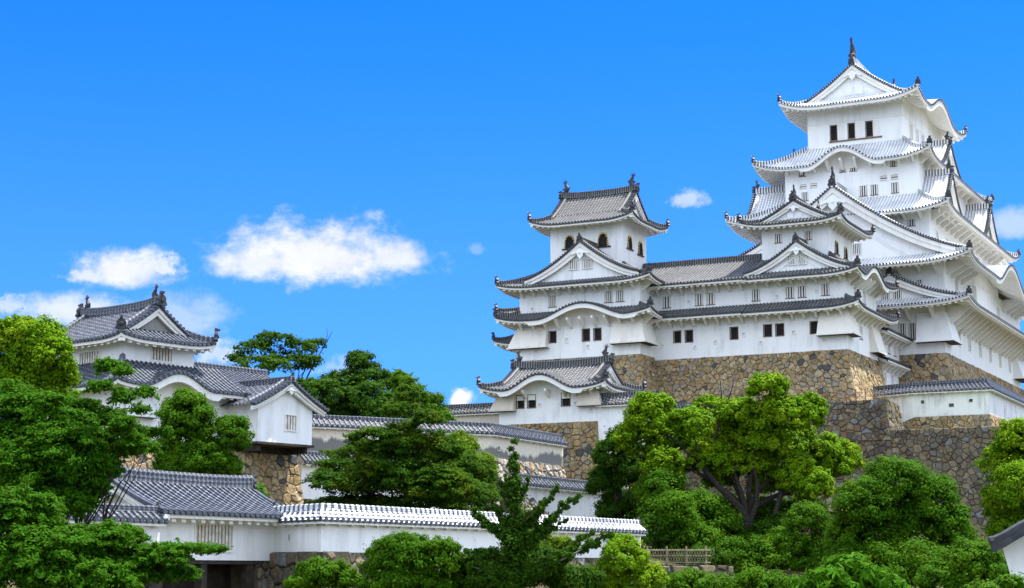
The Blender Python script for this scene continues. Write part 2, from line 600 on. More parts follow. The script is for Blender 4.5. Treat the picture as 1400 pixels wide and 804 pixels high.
def tiled(mb, P, sd, ss, tmax, rows=6, r=.085, caps=True, v0=0., capbig=False):
    """pan-tile sheet over columns ss with a round rib of cover tiles on every column; P(s,t) -> point; sd = unit vector along the eave"""
    cols = []
    for s in ss:
        tm = tmax(s)
        c = [Vector(P(s, tm * j / rows)) for j in range(rows + 1)]
        L = [0.]
        for j in range(rows):
            L.append(L[-1] + (c[j + 1] - c[j]).length)
        cols.append((c, L))
    n = rows + 1
    vs, uv = [], []
    for (c, L), s in zip(cols, ss):
        for j in range(n):
            vs.append(c[j])
            uv.append((s, L[j] + v0))
    fs = [(i * n + j, (i + 1) * n + j, (i + 1) * n + j + 1, i * n + j + 1) for i in range(len(ss) - 1) for j in range(rows)]
    mb.add(vs, fs, 0, uv)
    sv = Vector(sd)
    for (c, L), s in zip(cols, ss):
        if L[-1] < .25:
            continue
        vs, uv = [], []
        for j in range(n):
            for (x, z) in ((-r, -.02), (-r * .7, r * .95), (r * .7, r * .95), (r, -.02)):
                vs.append(c[j] + sv * x + Vector((0, 0, z)))
                uv.append((x, L[j] + s * .37))
        fs = [(j * 4 + k, j * 4 + k + 1, j * 4 + k + 5, j * 4 + k + 4) for j in range(rows) for k in range(3)]
        mb.add(vs, fs, 1, uv)
        if caps:
            d = (c[0] - c[1])
            d.z = 0
            if d.length < 1e-5:
                continue
            d.normalize()
            R1 = max(r * 1.22, .125) if capbig else r * 1.25
            ring = [(math.cos(a) * R1, math.sin(a) * R1) for a in [math.pi * 2 * q / 6 + .52 for q in range(6)]]
            b0 = [c[0] + sv * x + Vector((0, 0, z + .02)) - d * .10 for x, z in ring]
            b1 = [c[0] + sv * x + Vector((0, 0, z + .02)) + d * .05 for x, z in ring]
            mb.add(b0 + b1, [tuple(range(6, 12))] + [(q, (q + 1) % 6, 6 + (q + 1) % 6, 6 + q) for q in range(6)], 2)


def cols_between(s0, s1, sp, extra=()):
    n = max(2, round((s1 - s0) / sp))
    return [s0 + (s1 - s0) * i / n for i in range(n + 1)]


def kshape(x):
    """karahafu outline: rounded crown with reversed feet"""
    x = abs(x)
    if x >= 1:
        return 0.
    c = math.cos(math.pi * x / 2)
    return (.5 + .5 * math.cos(math.pi * x)) * .72 + .28 * (c ** 2.2) - .10 * math.sin(math.pi * x) * (x ** 2)


def bent_ridge(mb, pts, wd, ht, mat=0, rise=0.):
    """stacked ridge tiles: courses stepping in, with a round cap tile along the top"""
    rings = []
    n = len(pts)
    for i, p in enumerate(pts):
        p = Vector(p)
        d = Vector(pts[min(i + 1, n - 1)]) - Vector(pts[max(i - 1, 0)])
        d.z = 0
        d.normalize()
        sx = Vector((d.y, -d.x, 0))
        h = ht
        prof_ = [(-.5, -.25), (-.5, .30), (-.56, .30), (-.56, .42), (-.44, .42), (-.44, .70), (-.52, .70), (-.52, .80), (-.28, .84), (-.22, 1.0), (.22, 1.0), (.28, .84), (.52, .80), (.52, .70), (.44, .70), (.44, .42), (.56, .42), (.56, .30), (.5, .30), (.5, -.25)]
        rings.append([p + sx * (x * wd) + Vector((0, 0, z * h)) for x, z in prof_])
    mb.strip(rings, mat)


def ridge_end(t, parent, pos, rz, size=.7, name='ridge_end_tile'):
    """onigawara: a dark demon-face tile with a horn"""
    m = MB()
    s = size
    out = [(-.42, 0), (-.5, .12), (-.36, .35), (-.40, .55), (-.24, .78), (-.09, .86), (-.07, 1.12), (.07, 1.12), (.09, .86), (.24, .78), (.40, .55), (.36, .35), (.5, .12), (.42, 0)]
    m.prism([(x * s, -.14 * s, z * s) for x, z in out], (0, .28 * s, 0))
    m.tube([(0, -.14 * s, .42 * s), (0, -.26 * s, .42 * s)], [.2 * s, .13 * s], 8)
    m.tube([(0, .1 * s, .92 * s), (0, -.34 * s, 1.0 * s)], [.10 * s, .11 * s], 6)
    o = m.build(name, ['bronze'], parent)
    o.location = (pos[0] - t.o[0], pos[1] - t.o[1], pos[2] - t.o[2])
    o.rotation_euler = (0, 0, rz)
    return o


def fish_finial(t, parent, pos, rz, size=1.0):
    """shachihoko: head down on the ridge, body arching up to a forked tail"""
    m = MB()
    path = [(-.22, .02, .10, .16), (-.02, .12, .16, .24), (.12, .30, .16, .24), (.15, .50, .14, .20), (.08, .70, .11, .15), (-.02, .88, .08, .11), (-.06, 1.02, .05, .08)]
    rings = []
    for (x, z, ry, rx) in path:
        rx, ry = rx * 1.25, ry * 1.5
        rings.append([(x * size + rx * size * math.cos(a), ry * size * math.sin(a), z * size + .25 * rx * size * math.cos(a)) for a in [2 * math.pi * k / 8 for k in range(8)]])
    m.strip(rings)
    for dx, dz in ((-.34, .16), (-.14, .36), (.10, .38), (.34, .22)):
        m.prism([((-.14) * size, -.05 * size, .94 * size), ((.02) * size, -.05 * size, .94 * size), ((-.05 + dx) * size, -.05 * size, (1.0 + dz) * size)], (0, .10 * size, 0))
    m.prism([(.26 * size, -.04 * size, .25 * size), (.50 * size, -.04 * size, .56 * size), (.24 * size, -.04 * size, .66 * size)], (0, .08 * size, 0))
    m.prism([(-.10 * size, -.04 * size, .22 * size), (-.34 * size, -.04 * size, .46 * size), (-.04 * size, -.04 * size, .56 * size)], (0, .08 * size, 0))
    m.prism([(-.26 * size, -.2 * size, -.02 * size), (.26 * size, -.2 * size, -.02 * size), (.30 * size, -.2 * size, .14 * size), (-.30 * size, -.2 * size, .14 * size)], (0, .4 * size, 0))
    o = m.build('fish_finial', ['bronze'], parent)
    o.location = (pos[0] - t.o[0], pos[1] - t.o[1], pos[2] - t.o[2])
    o.rotation_euler = (0, 0, rz)
    return o


class Skirt:
    """eaves roof between an outer rectangle at height ze and an inner one at zi; corners flare up, karahafu swell the eave"""
    def __init__(s, outer, inner, ze, zi, flare=.6, Lf=5., kara=(), k=.25, corners='1111', zfun=None):
        s.O, s.I, s.ze, s.zi, s.fl, s.Lf, s.kara, s.k = outer, inner, ze, zi, flare, Lf, kara, k
        s.zf = zfun
        # corners: front-left, front-right, back-right, back-left
        c = [int(x) for x in corners]
        s.ends = {'f': (c[0], c[1]), 'r': (c[1], c[2]), 'b': (c[3], c[2]), 'l': (c[0], c[3])}

    def spec(s, side):
        a0, a1, b0, b1 = s.O
        i0, i1, j0, j1 = s.I
        return {'f': (a0, a1, i0, i1, b0, j0), 'b': (a0, a1, i0, i1, b1, j1), 'r': (b0, b1, j0, j1, a1, i1), 'l': (b0, b1, j0, j1, a0, i0)}[side]

    def tmax(s, side):
        c0, c1, d0, d1, _, _ = s.spec(side)

        def f(x):
            if x < d0 and d0 > c0:
                return max(0., (x - c0) / (d0 - c0))
            if x > d1 and d1 < c1:
                return max(0., (c1 - x) / (c1 - d1))
            return 1.
        return f

    def z(s, side, x, t):
        c0, c1, d0, d1, _, _ = s.spec(side)
        base = s.zf(t) if s.zf else s.ze + (s.zi - s.ze) * prof(t, s.k)
        e0, e1 = s.ends[side]
        fl = 0.
        for e, d in ((e0, x - c0), (e1, c1 - x)):
            if e and d < s.Lf:
                fl += s.fl * (1 - max(d, 0) / s.Lf) ** 2.4
        z = base + fl * (1 - t) ** 1.6
        for (sd, c, hw, h, wt) in s.kara:
            if sd == side and abs(x - c) < hw:
                zb = s.ze + h * kshape((x - c) / hw) + .18 * t
                # the swell runs straight back into the slope
                z = max(z, zb) if t > .02 else max(z, zb, s.ze - .4)
        return z

    def P(s, side, inset=0., drop=0.):
        c0, c1, d0, d1, o, i = s.spec(side)
        horiz = side in 'fb'

        def f(x, t):
            q = o + (i - o) * t
            z = s.z(side, x, t) - drop
            return (x, q, z) if horiz else (q, x, z)
        return f

    def sdir(s, side):
        return (1, 0, 0) if side in 'fb' else (0, 1, 0)


def roof(t, sk, style, sides='frlb', spacing=.36, r=.085, th=.30, hips='1111', end_size=.75, rows=6, name='roof', soff_to=1., rafters=True, hip_w=.34):
    """tile surface + soffit with rafters + hip ridges with end tiles"""
    val, rib, cap, rdg = STYLE[style]
    mb = MB()
    so = MB()
    for side in sides:
        P = sk.P(side)
        c0, c1, d0, d1, o, i = sk.spec(side)
        hk = [k for k in sk.kara if k[0] == side]
        ss = cols_between(c0, c1, spacing)
        tiled(mb, P, sk.sdir(side), ss, sk.tmax(side), rows + (4 if hk else 0), r * (.9 if style == 'a' else 1), capbig=style in 'ab')
        # dark tile lip, white eave board, soffit sheet
        tm = sk.tmax(side)
        sgn = 1 if i > o else -1
        run = abs(i - o)
        t1 = .10 / run
        edge, low, brd, sof = [], [], [], []
        n = 4
        rings = []
        for x in ss:
            m_ = max(.02, tm(x))
            k_th = th
            for (sd_, c, hw, h, wt) in hk:
                if abs(x - c) < hw * 1.08:
                    k_th = th + .28
            p0 = Vector(P(x, 0))
            col = [p0 + Vector((0, 0, .0)), p0 + Vector((0, 0, -.11))]
            pi_ = Vector(P(x, min(t1, m_)))
            off = Vector((pi_.x - p0.x, pi_.y - p0.y, 0))
            b0 = p0 + off + Vector((0, 0, -.11))
            col2 = [b0, b0 + Vector((0, 0, -(k_th - .11)))]
            pin = Vector(P(x, min(t1 * 3.2, m_)))
            off2 = Vector((pin.x - p0.x, pin.y - p0.y, 0))
            s0_ = p0 + off2 + Vector((0, 0, -k_th))
            s1_ = p0 + off2 + Vector((0, 0, -th + .08))
            tl = [s0_, s1_]
            for j in range(1, n + 1):
                tt = m_ * soff_to * j / n
                pp = Vector(P(x, max(tt, min(t1 * 3.3, m_))))
                tl.append(pp + Vector((0, 0, -th + .06)))
            rings.append((col, col2, tl))
        nn = len(rings)
        for k in range(nn - 1):
            a, b = rings[k], rings[k + 1]
            mb.add([a[0][0], a[0][1], b[0][1], b[0][0]], [(0, 1, 2, 3)], 1 if style in 'wc' else 2)
            mb.add([a[0][1], a[1][0], b[1][0], b[0][1]], [(0, 1, 2, 3)], 2)
            so.add([a[1][0], a[1][1], b[1][1], b[1][0]], [(0, 1, 2, 3)], 0)
            A_, B_ = [a[1][1]] + a[2], [b[1][1]] + b[2]
            for j in range(len(A_) - 1):
                so.add([A_[j], A_[j + 1], B_[j + 1], B_[j]], [(0, 1, 2, 3)], 0)
        if rafters:
            for x in cols_between(c0 + .3, c1 - .3, .62)[0:]:
                if any(abs(x - c) < hw * 1.02 for (_, c, hw, h, wt) in hk):
                    continue
                m_ = tm(x)
                if m_ < .12:
                    continue
                rr = []
                sdv = Vector(sk.sdir(side))
                for j in range(3):
                    tt = min(t1 * 2.6, m_ * .4) + (m_ * soff_to - min(t1 * 2.6, m_ * .4)) * j / 2
                    p = Vector(P(x, tt))
                    rr.append([p + sdv * a_ + Vector((0, 0, -th + zz)) for a_, zz in ((-.13, .08), (-.13, -.24), (.13, -.24), (.13, .08))])
                so.strip(rr, 0)
        # boarding that closes the space under each swell
        for (sd_, c, hw, h, wt) in hk:
            xs_ = [x for x in ss if abs(x - c) < hw]
            top = [Vector(P(x, wt - .01)) + Vector((0, 0, -th + .1)) for x in xs_]
            zl = (sk.zf(wt) if sk.zf else sk.ze + (sk.zi - sk.ze) * prof(wt, sk.k)) - th - 1.25
            so.add(top + [Vector((p.x, p.y, zl)) for p in top], [(q, q + 1, len(top) + q + 1, len(top) + q) for q in range(len(top) - 1)], 0)
    o = t.part(name, mb, [val, rib, cap])
    t.part('eaves', so, ['plaster_trim'], o)
    # hips
    corners = [('f', 0, 'l'), ('f', 1, 'r'), ('b', 1, 'r'), ('b', 0, 'l')]
    for idx, (fs, e, other) in enumerate(corners):
        if hips[idx] != '1' or fs not in sides or other not in sides:
            continue
        c0, c1, d0, d1, oo, ii = sk.spec(fs)
        P = sk.P(fs)
        pts = []
        for j in range(9):
            tt = j / 8 * .985
            x = (c0 + (d0 - c0) * tt) if e == 0 else (c1 + (d1 - c1) * tt)
            p = Vector(P(x, tt))
            p.z += .05
            pts.append(p)
        h = MB()
        d = (pts[0] - pts[1])
        bent_ridge(h, [pts[0] - d * .12] + pts[1:], hip_w, hip_w * 1.15)
        hp = t.part('hip_ridge', h, [rdg], o)
        rz = math.atan2(d.y, d.x) + math.pi / 2
        ridge_end(t, o, pts[0] - d * .18 + Vector((0, 0, .05)), rz, end_size)
    return o


def brackets(t, rect, side, cs, ztop, out=1.5, h=1.35, wd=.22):
    """plastered knee braces that carry the eaves"""
    m = MB()
    pr = [(0, -h), (.20, -h), (out * .92, -.30), (out, -.22), (out, 0), (out * .72, 0), (out * .72, -.2), (.12, -h * .78), (.12, -.2), (out * .7, -.2), (out * .7, 0), (0, 0)]
    pr = [(0, -h), (.22, -h), (out, -.25), (out, 0), (0, 0)]
    m.prism([(-wd / 2, -y, z) for y, z in pr], (wd, 0, 0))
    mp = side_map(side, rect)
    rz = {'f': 0, 'r': math.pi / 2, 'l': -math.pi / 2, 'b': math.pi}[side]
    src = None
    for c in cs:
        if src is None:
            src = m.build('eave_bracket', ['plaster_trim'], t.e)
            p = mp(c, ztop, 0)
            src.location = (p[0] - t.o[0], p[1] - t.o[1], p[2] - t.o[2])
            src.rotation_euler = (0, 0, rz)
        else:
            place_copy(t, src, mp(c, ztop, 0), rz)


def drop_box(t, verts_top, verts_bot, mat='plaster', name='stone_drop_bay'):
    """flared stone-dropping bay given its top and bottom outlines"""
    m = MB()
    n = len(verts_top)
    m.add(list(verts_bot) + list(verts_top), [tuple(range(n)), tuple(range(2 * n - 1, n - 1, -1))] + [(i, (i + 1) % n, n + (i + 1) % n, n + i) for i in range(n)], 0)
    # moulded lip round the foot
    c = Vector((sum(v[0] for v in verts_bot) / n, sum(v[1] for v in verts_bot) / n, verts_bot[0][2]))
    lip = [tuple(c + (Vector(v) - c) * 1.05 + Vector((0, 0, -.002))) for v in verts_bot]
    m.prism([(x, y, z - .10) for x, y, z in lip], (0, 0, .16), 0)
    m.add([(x, y, z - .104) for x, y, z in lip], [tuple(range(n))], 1)
    return t.part(name, m, [mat, 'darkwood'])


def gable(t, facing, c, p, depth, hw, zf, za, style, k=.42, barge=.75, inset=.75, wins=(), pend=1.0, spacing=.36, r=.085, ridge_h=.5, fin=None, name='gable_roof', wall='plaster', nested=0, foot=.0, ridge_back=None, face_only=False, end_size=.8, zwall=None, verge_over=.0):
    """dormer gable: tiled slopes, thick plastered bargeboards, gable wall, pendant and ridge.
    facing f: plane B=p looking to -B; r: plane A=p looking to +A; l: plane A=p looking to -A"""
    if facing == 'f':
        G = lambda x, d, z: (c + x, p + d, z)
    elif facing == 'r':
        G = lambda x, d, z: (p - d, c + x, z)
    elif facing == 'l':
        G = lambda x, d, z: (p + d, c + x, z)
    else:
        G = lambda x, d, z: (c + x, p - d, z)
    val, rib, cap, rdg = STYLE[style]

    def zc(u):                      # u 0 at foot, 1 at apex
        return zf + (za - zf) * ((1 - k) * u + k * u * u) + foot * (1 - u) ** 4
    N = 12
    tb = MB()
    if not face_only:
        dd = cols_between(0, depth, spacing)
        for sg in (-1, 1):
            P = lambda s, q, sg=sg: G(sg * hw * (1 - q), s, zc(q))
            e0, e1 = Vector(G(0, 0, 0)), Vector(G(0, 1, 0))
            tiled(tb, P, e1 - e0, dd, lambda s: 1., N, r, caps=False)
            # verge course: dark round tile ends set across the slope
            L = math.hypot(hw, za - zf)
            nn = int(L / .31)
            for i in range(nn + 1):
                u = i / nn
                x, z = sg * hw * (1 - u), zc(u)
                ring = [(math.cos(a) * .125, math.sin(a) * .125) for a in [math.pi * 2 * q / 6 for q in range(6)]]
                b0 = [G(x + a, -.12, z + .05 + b) for a, b in ring]
                b1 = [G(x + a, .34, z + .05 + b) for a, b in ring]
                tb.add(b0 + b1, [tuple(range(5, -1, -1))] + [(q, (q + 1) % 6, 6 + (q + 1) % 6, 6 + q) for q in range(6)], 2)
            rings = []
            for i in range(N + 1):
                u = i / N
                x, z = sg * hw * (1 - u), zc(u)
                rings.append([G(x, -.04, z + .02), G(x, -.04, z - .13), G(x, .25, z - .13), G(x, .25, z + .02)])
            tb.strip(rings, 2)
            # the bold descending ridge just behind the verge
            rings = []
            for i in range(N + 1):
                u = i / N
                x, z = sg * hw * (1 - u), zc(u)
                rings.append([G(x, .42, z), G(x, .42, z + .24), G(x, .56, z + .32), G(x, .70, z + .24), G(x, .70, z)])
            tb.strip(rings, 3)
        o = t.part(name, tb, [val, rib, cap, rdg])
    else:
        o = None
    # bargeboards
    bb = MB()
    for sg in (-1, 1):
        rings = []
        for i in range(N + 1):
            u = i / N
            x, z = sg * hw * (1 - u), zc(u)
            bt = barge * (.62 + .38 * u)
            slope = (za - zf) / hw
            rings.append([G(x, .06, z - .13), G(x, .06, z - .13 - bt * .55), G(x, .18, z - .13 - bt * .55), G(x, .18, z - .13 - bt * 1.15), G(x, .40, z - .13 - bt * 1.15), G(x, .40, z - .13)])
        bb.strip(rings, 0)
    bo = t.part('bargeboard', bb, ['plaster_trim'], o)
    # gable wall
    gw = MB()
    zb = zf - .6 if zwall is None else zwall
    top = []
    for i in range(-N, N + 1):
        u = 1 - abs(i) / N
        top.append((hw * i / N, max(zc(u) - .30, zb + .02)))
    pts = [(-hw, zb)] + top + [(hw, zb)]
    gw.add([G(x, inset, z) for x, z in pts], [tuple(range(len(pts)))], 0)
    for q in range(nested):
        s_ = .30 + .16 * q
        rings = []
        for i in range(-N, N + 1):
            u = 1 - abs(i) / N
            x = hw * i / N * .86
            z = zc(u) - barge * 1.3 - s_ * 1.3
            rings.append([G(x, inset - .07, z), G(x, inset - .07, z - .08), G(x, inset, z - .08), G(x, inset, z)])
        gw.strip(rings, 0)
    t.part('gable_wall', gw, [wall], o)
    mp = lambda s, z, oo: G(s - c if facing in 'fb' else s - c, inset - oo, z)
    for (wc, wd, z0, z1, kind) in wins:
        window_surface(t, mp, wc, wd, z0, z1, kind, o)
    # pendant
    if pend:
        pm = MB()
        s_ = pend
        out = [(0, -1.0), (.17, -.80), (.34, -.62), (.30, -.42), (.46, -.34), (.70, -.42), (.95, -.50), (.98, -.40), (.72, -.20), (.45, -.05), (.22, .12), (0, .2)]
        out = out + [(-x, z) for x, z in reversed(out[1:-1])]
        zt = za - .13 - barge * 1.0
        pm.prism([G(x * s_, .02, zt + z * s_) for x, z in out], Vector(G(0, .14, 0)) - Vector(G(0, .02, 0)))
        pm.tube([G(0, .02, zt - .3 * s_), G(0, -.08, zt - .3 * s_)], [.16 * s_, .1 * s_], 8)
        t.part('gable_pendant', pm, ['plaster_keep'], o)
    if not face_only:
        rm = MB()
        n = 8
        bent_ridge(rm, [G(0, depth * i / n - .1 * (i == 0), za + .0) for i in range(n + 1)], .42, ridge_h)
        t.part('ridge', rm, [rdg], o)
        rz = {'f': 0, 'r': math.pi / 2, 'l': -math.pi / 2, 'b': math.pi}[facing]
        ridge_end(t, o, G(0, -.02, za - .05), rz, end_size)
        if fin:
            fish_finial(t, o, G(0, .35, za + ridge_h * .9), rz + math.pi / 2, fin)
    return o


def window_surface(t, mp, c, wd, z0, z1, kind, parent):
    """a small window on a gable wall: shadowed pane, frame and bars in one piece"""
    b = MB()
    s0, s1 = c - wd / 2, c + wd / 2
    b.add([mp(s0, z0, .006), mp(s1, z0, .006), mp(s1, z1, .006), mp(s0, z1, .006)], [(0, 1, 2, 3)], 1 if kind == 'slat' else 2)
    e = .06
    obox(b, mp, s0 - e, s1 + e, z1, z1 + e, 0, .12)
    obox(b, mp, s0 - e, s1 + e, z0 - e, z0, 0, .14)
    obox(b, mp, s0 - e, s0, z0, z1, 0, .12)
    obox(b, mp, s1, s1 + e, z0, z1, 0, .12)
    n = max(3, round(wd / .22))
    for i in range(n):
        x = s0 + (i + .5) * wd / n
        obox(b, mp, x - wd / n * .22, x + wd / n * .22, z0, z1, .008, .10)
    return t.part('gable_window', b, ['plaster_trim', 'dark', 'shut'], parent)


def irimoya(t, outer, ridge_dir, ze, zr, dg, style, flare=.5, Lf=4., kara=(), k=.38, fin=1.2, spacing=.36, r=.085, th=.30, barge=.6, pend=.7, ridge_h=.7, vo=.35, wins=(), end_size=.75, gable_wall='plaster', orn=True, nested=0, ridge_w=.5, fin_lift=0.):
    """hip-and-gable roof: one concave slope from eave to ridge on the long sides, hips below the two gables"""
    a0, a1, b0, b1 = outer
    along_b = ridge_dir == 'b'
    W = (a1 - a0) / 2 if along_b else (b1 - b0) / 2
    val, rib, cap, rdg = STYLE[style]
    inner = (a0 + dg, a1 - dg, b0 + dg, b1 - dg)
    zfull = lambda d: ze + (zr - ze) * prof(d / W, k)
    sk = Skirt(outer, inner, ze, zfull(dg), flare, Lf, kara, k, zfun=lambda q: zfull(q * dg))
    o = roof(t, sk, style, spacing=spacing, r=r, th=th, end_size=end_size, rows=5, hip_w=.3)
    # upper slopes
    up = MB()
    if along_b:
        sides = (('r', a1, -1), ('l', a0, 1))
        e0, e1, cc = b0 + dg - vo, b1 - dg + vo, (a0 + a1) / 2
    else:
        sides = (('f', b0, 1), ('b', b1, -1))
        e0, e1, cc = a0 + dg - vo, a1 - dg + vo, (b0 + b1) / 2
    for (sd_, o_, sg) in sides:
        def P(s, q, o_=o_, sg=sg, sd_=sd_):
            d = dg + (W - dg) * q
            z = zfull(d)
            for (ks, c, hw, h, wt) in kara:
                if ks == sd_ and abs(s - c) < hw:
                    zb = ze + h * kshape((s - c) / hw) + .18 * d / dg
                    z = max(z, zb)
            return (o_ + sg * d, s, z) if along_b else (s, o_ + sg * d, z)
        tiled(up, P, (0, 1, 0) if along_b else (1, 0, 0), cols_between(e0, e1, spacing), lambda s: 1., 8, r, caps=False, v0=.1)
    uo = t.part('upper_roof', up, [val, rib, cap], o)
    # gable ends
    hw = W - dg
    zf = zfull(dg)
    ends = (('f', e0, cc), ('b', e1, cc)) if along_b else (('l', e0, cc), ('r', e1, cc))
    for facing, p, c in ends:
        G = {'f': lambda x, d, z: (c + x, p + d, z), 'b': lambda x, d, z: (c + x, p - d, z),
             'r': lambda x, d, z: (p - d, c + x, z), 'l': lambda x, d, z: (p + d, c + x, z)}[facing]
        N = 12
        ext = .55                       # the verge runs a little way down over the hip
        zc = lambda u: zfull(dg - ext + (W - dg + ext) * u)
        H = hw + ext
        vb = MB()
        for sg in (-1, 1):
            L = math.hypot(H, zr - zf)
            nn = int(L / .30)
            for i in range(nn + 1):
                u = i / nn
                x, z = sg * H * (1 - u), zc(u)
                ring = [(math.cos(a) * .12, math.sin(a) * .12) for a in [math.pi * 2 * q / 6 for q in range(6)]]
                b0_ = [G(x + a, -.12, z + .06 + b) for a, b in ring]
                b1_ = [G(x + a, .34, z + .06 + b) for a, b in ring]
                vb.add(b0_ + b1_, [tuple(range(5, -1, -1))] + [(q, (q + 1) % 6, 6 + (q + 1) % 6, 6 + q) for q in range(6)], 1)
            rings = []
            for i in range(N + 1):
                u = i / N
                x, z = sg * H * (1 - u), zc(u)
                rings.append([G(x, -.04, z + .02), G(x, -.04, z - .13), G(x, .22, z - .13), G(x, .22, z + .02)])
            vb.strip(rings, 1)
            rings = []
            for i in range(N + 1):
                u = i / N
                x, z = sg * H * (1 - u), zc(u)
                rings.append([G(x, .40, z), G(x, .40, z + .26), G(x, .56, z + .34), G(x, .72, z + .26), G(x, .72, z)])
            vb.strip(rings, 0)
            rings = []
            for i in range(N + 1):
                u = i / N
                x, z = sg * H * (1 - u), zc(u)
                bt = barge * (.65 + .35 * u)
                rings.append([G(x, .05, z - .13), G(x, .05, z - .13 - bt * .55), G(x, .16, z - .13 - bt * .55), G(x, .16, z - .13 - bt * 1.15), G(x, .36, z - .13 - bt * 1.15), G(x, .36, z - .13)])
            vb.strip(rings, 2)
        t.part('gable_verge', vb, [rdg, cap, 'plaster_trim'], o)
        gw = MB()
        pts = [(-hw - .3, zf - .3)]
        for i in range(-N, N + 1):
            u = 1 - abs(i) / N
            pts.append((H * i / N, max(zc(u) - .25, zf - .29)))
        pts.append((hw + .3, zf - .3))
        gw.add([G(x, vo + .18, z) for x, z in pts], [tuple(range(len(pts)))], 0)
        for (x0, x1, z0, z1) in ((-.62, -.06, .25, .62), (.06, .62, .25, .62)):
            if pend and orn:
                s_ = hw * .33
                vs = [G(x * s_, vo + .12, zf + z * (zr - zf)) for x, z in ((x0, z0 * .3), (x1, z0 * .3), (x1, z1 * .6), (x0, z1 * .6))]
                gw.add(vs, [(0, 1, 2, 3)], 0)
        t.part('gable_wall', gw, [gable_wall], o)
        if pend:
            pm = MB()
            out = [(0, -1.0), (.17, -.80), (.34, -.62), (.30, -.42), (.46, -.34), (.70, -.42), (1.0, -.56), (1.04, -.44), (.74, -.20), (.45, -.05), (.22, .12), (0, .2)]
            out = out + [(-x, z) for x, z in reversed(out[1:-1])]
            zt = zr - .13 - barge
            pm.prism([G(x * pend, .01, zt + z * pend) for x, z in out], Vector(G(0, .13, 0)) - Vector(G(0, .01, 0)))
            t.part('gable_pendant', pm, ['plaster_keep'], o)
        rz = {'f': 0, 'r': math.pi / 2, 'l': -math.pi / 2, 'b': math.pi}[facing]
        ridge_end(t, o, G(0, -.12, zr - .02), rz, end_size * 1.1)
        if fin:
            fish_finial(t, o, G(0, .45, zr + ridge_h + fin_lift), rz + math.pi / 2, fin)
    rm = MB()
    n = 14
    pts = []
    for i in range(n + 1):
        q = i / n
        s = e0 + .05 + (e1 - e0 - .1) * q
        z = zr + .22 * abs(2 * q - 1) ** 3
        pts.append((cc, s, z) if along_b else (s, cc, z))
    bent_ridge(rm, pts, ridge_w, ridge_h)
    t.part('ridge', rm, [rdg], o)
    return sk, o


# ------------------------------------------------------------------ dry stone walls: every stone modelled
def clip_poly(poly, nx, ny, d):
    """keep the side nx*x+ny*y <= d"""
    out = []
    n = len(poly)
    for i in range(n):
        p, q = poly[i], poly[(i + 1) % n]
        fp, fq = nx * p[0] + ny * p[1] - d, nx * q[0] + ny * q[1] - d
        if fp <= 0:
            out.append(p)
        if (fp < 0 < fq) or (fq < 0 < fp):
            k = fp / (fp - fq)
            out.append((p[0] + (q[0] - p[0]) * k, p[1] + (q[1] - p[1]) * k))
    return out


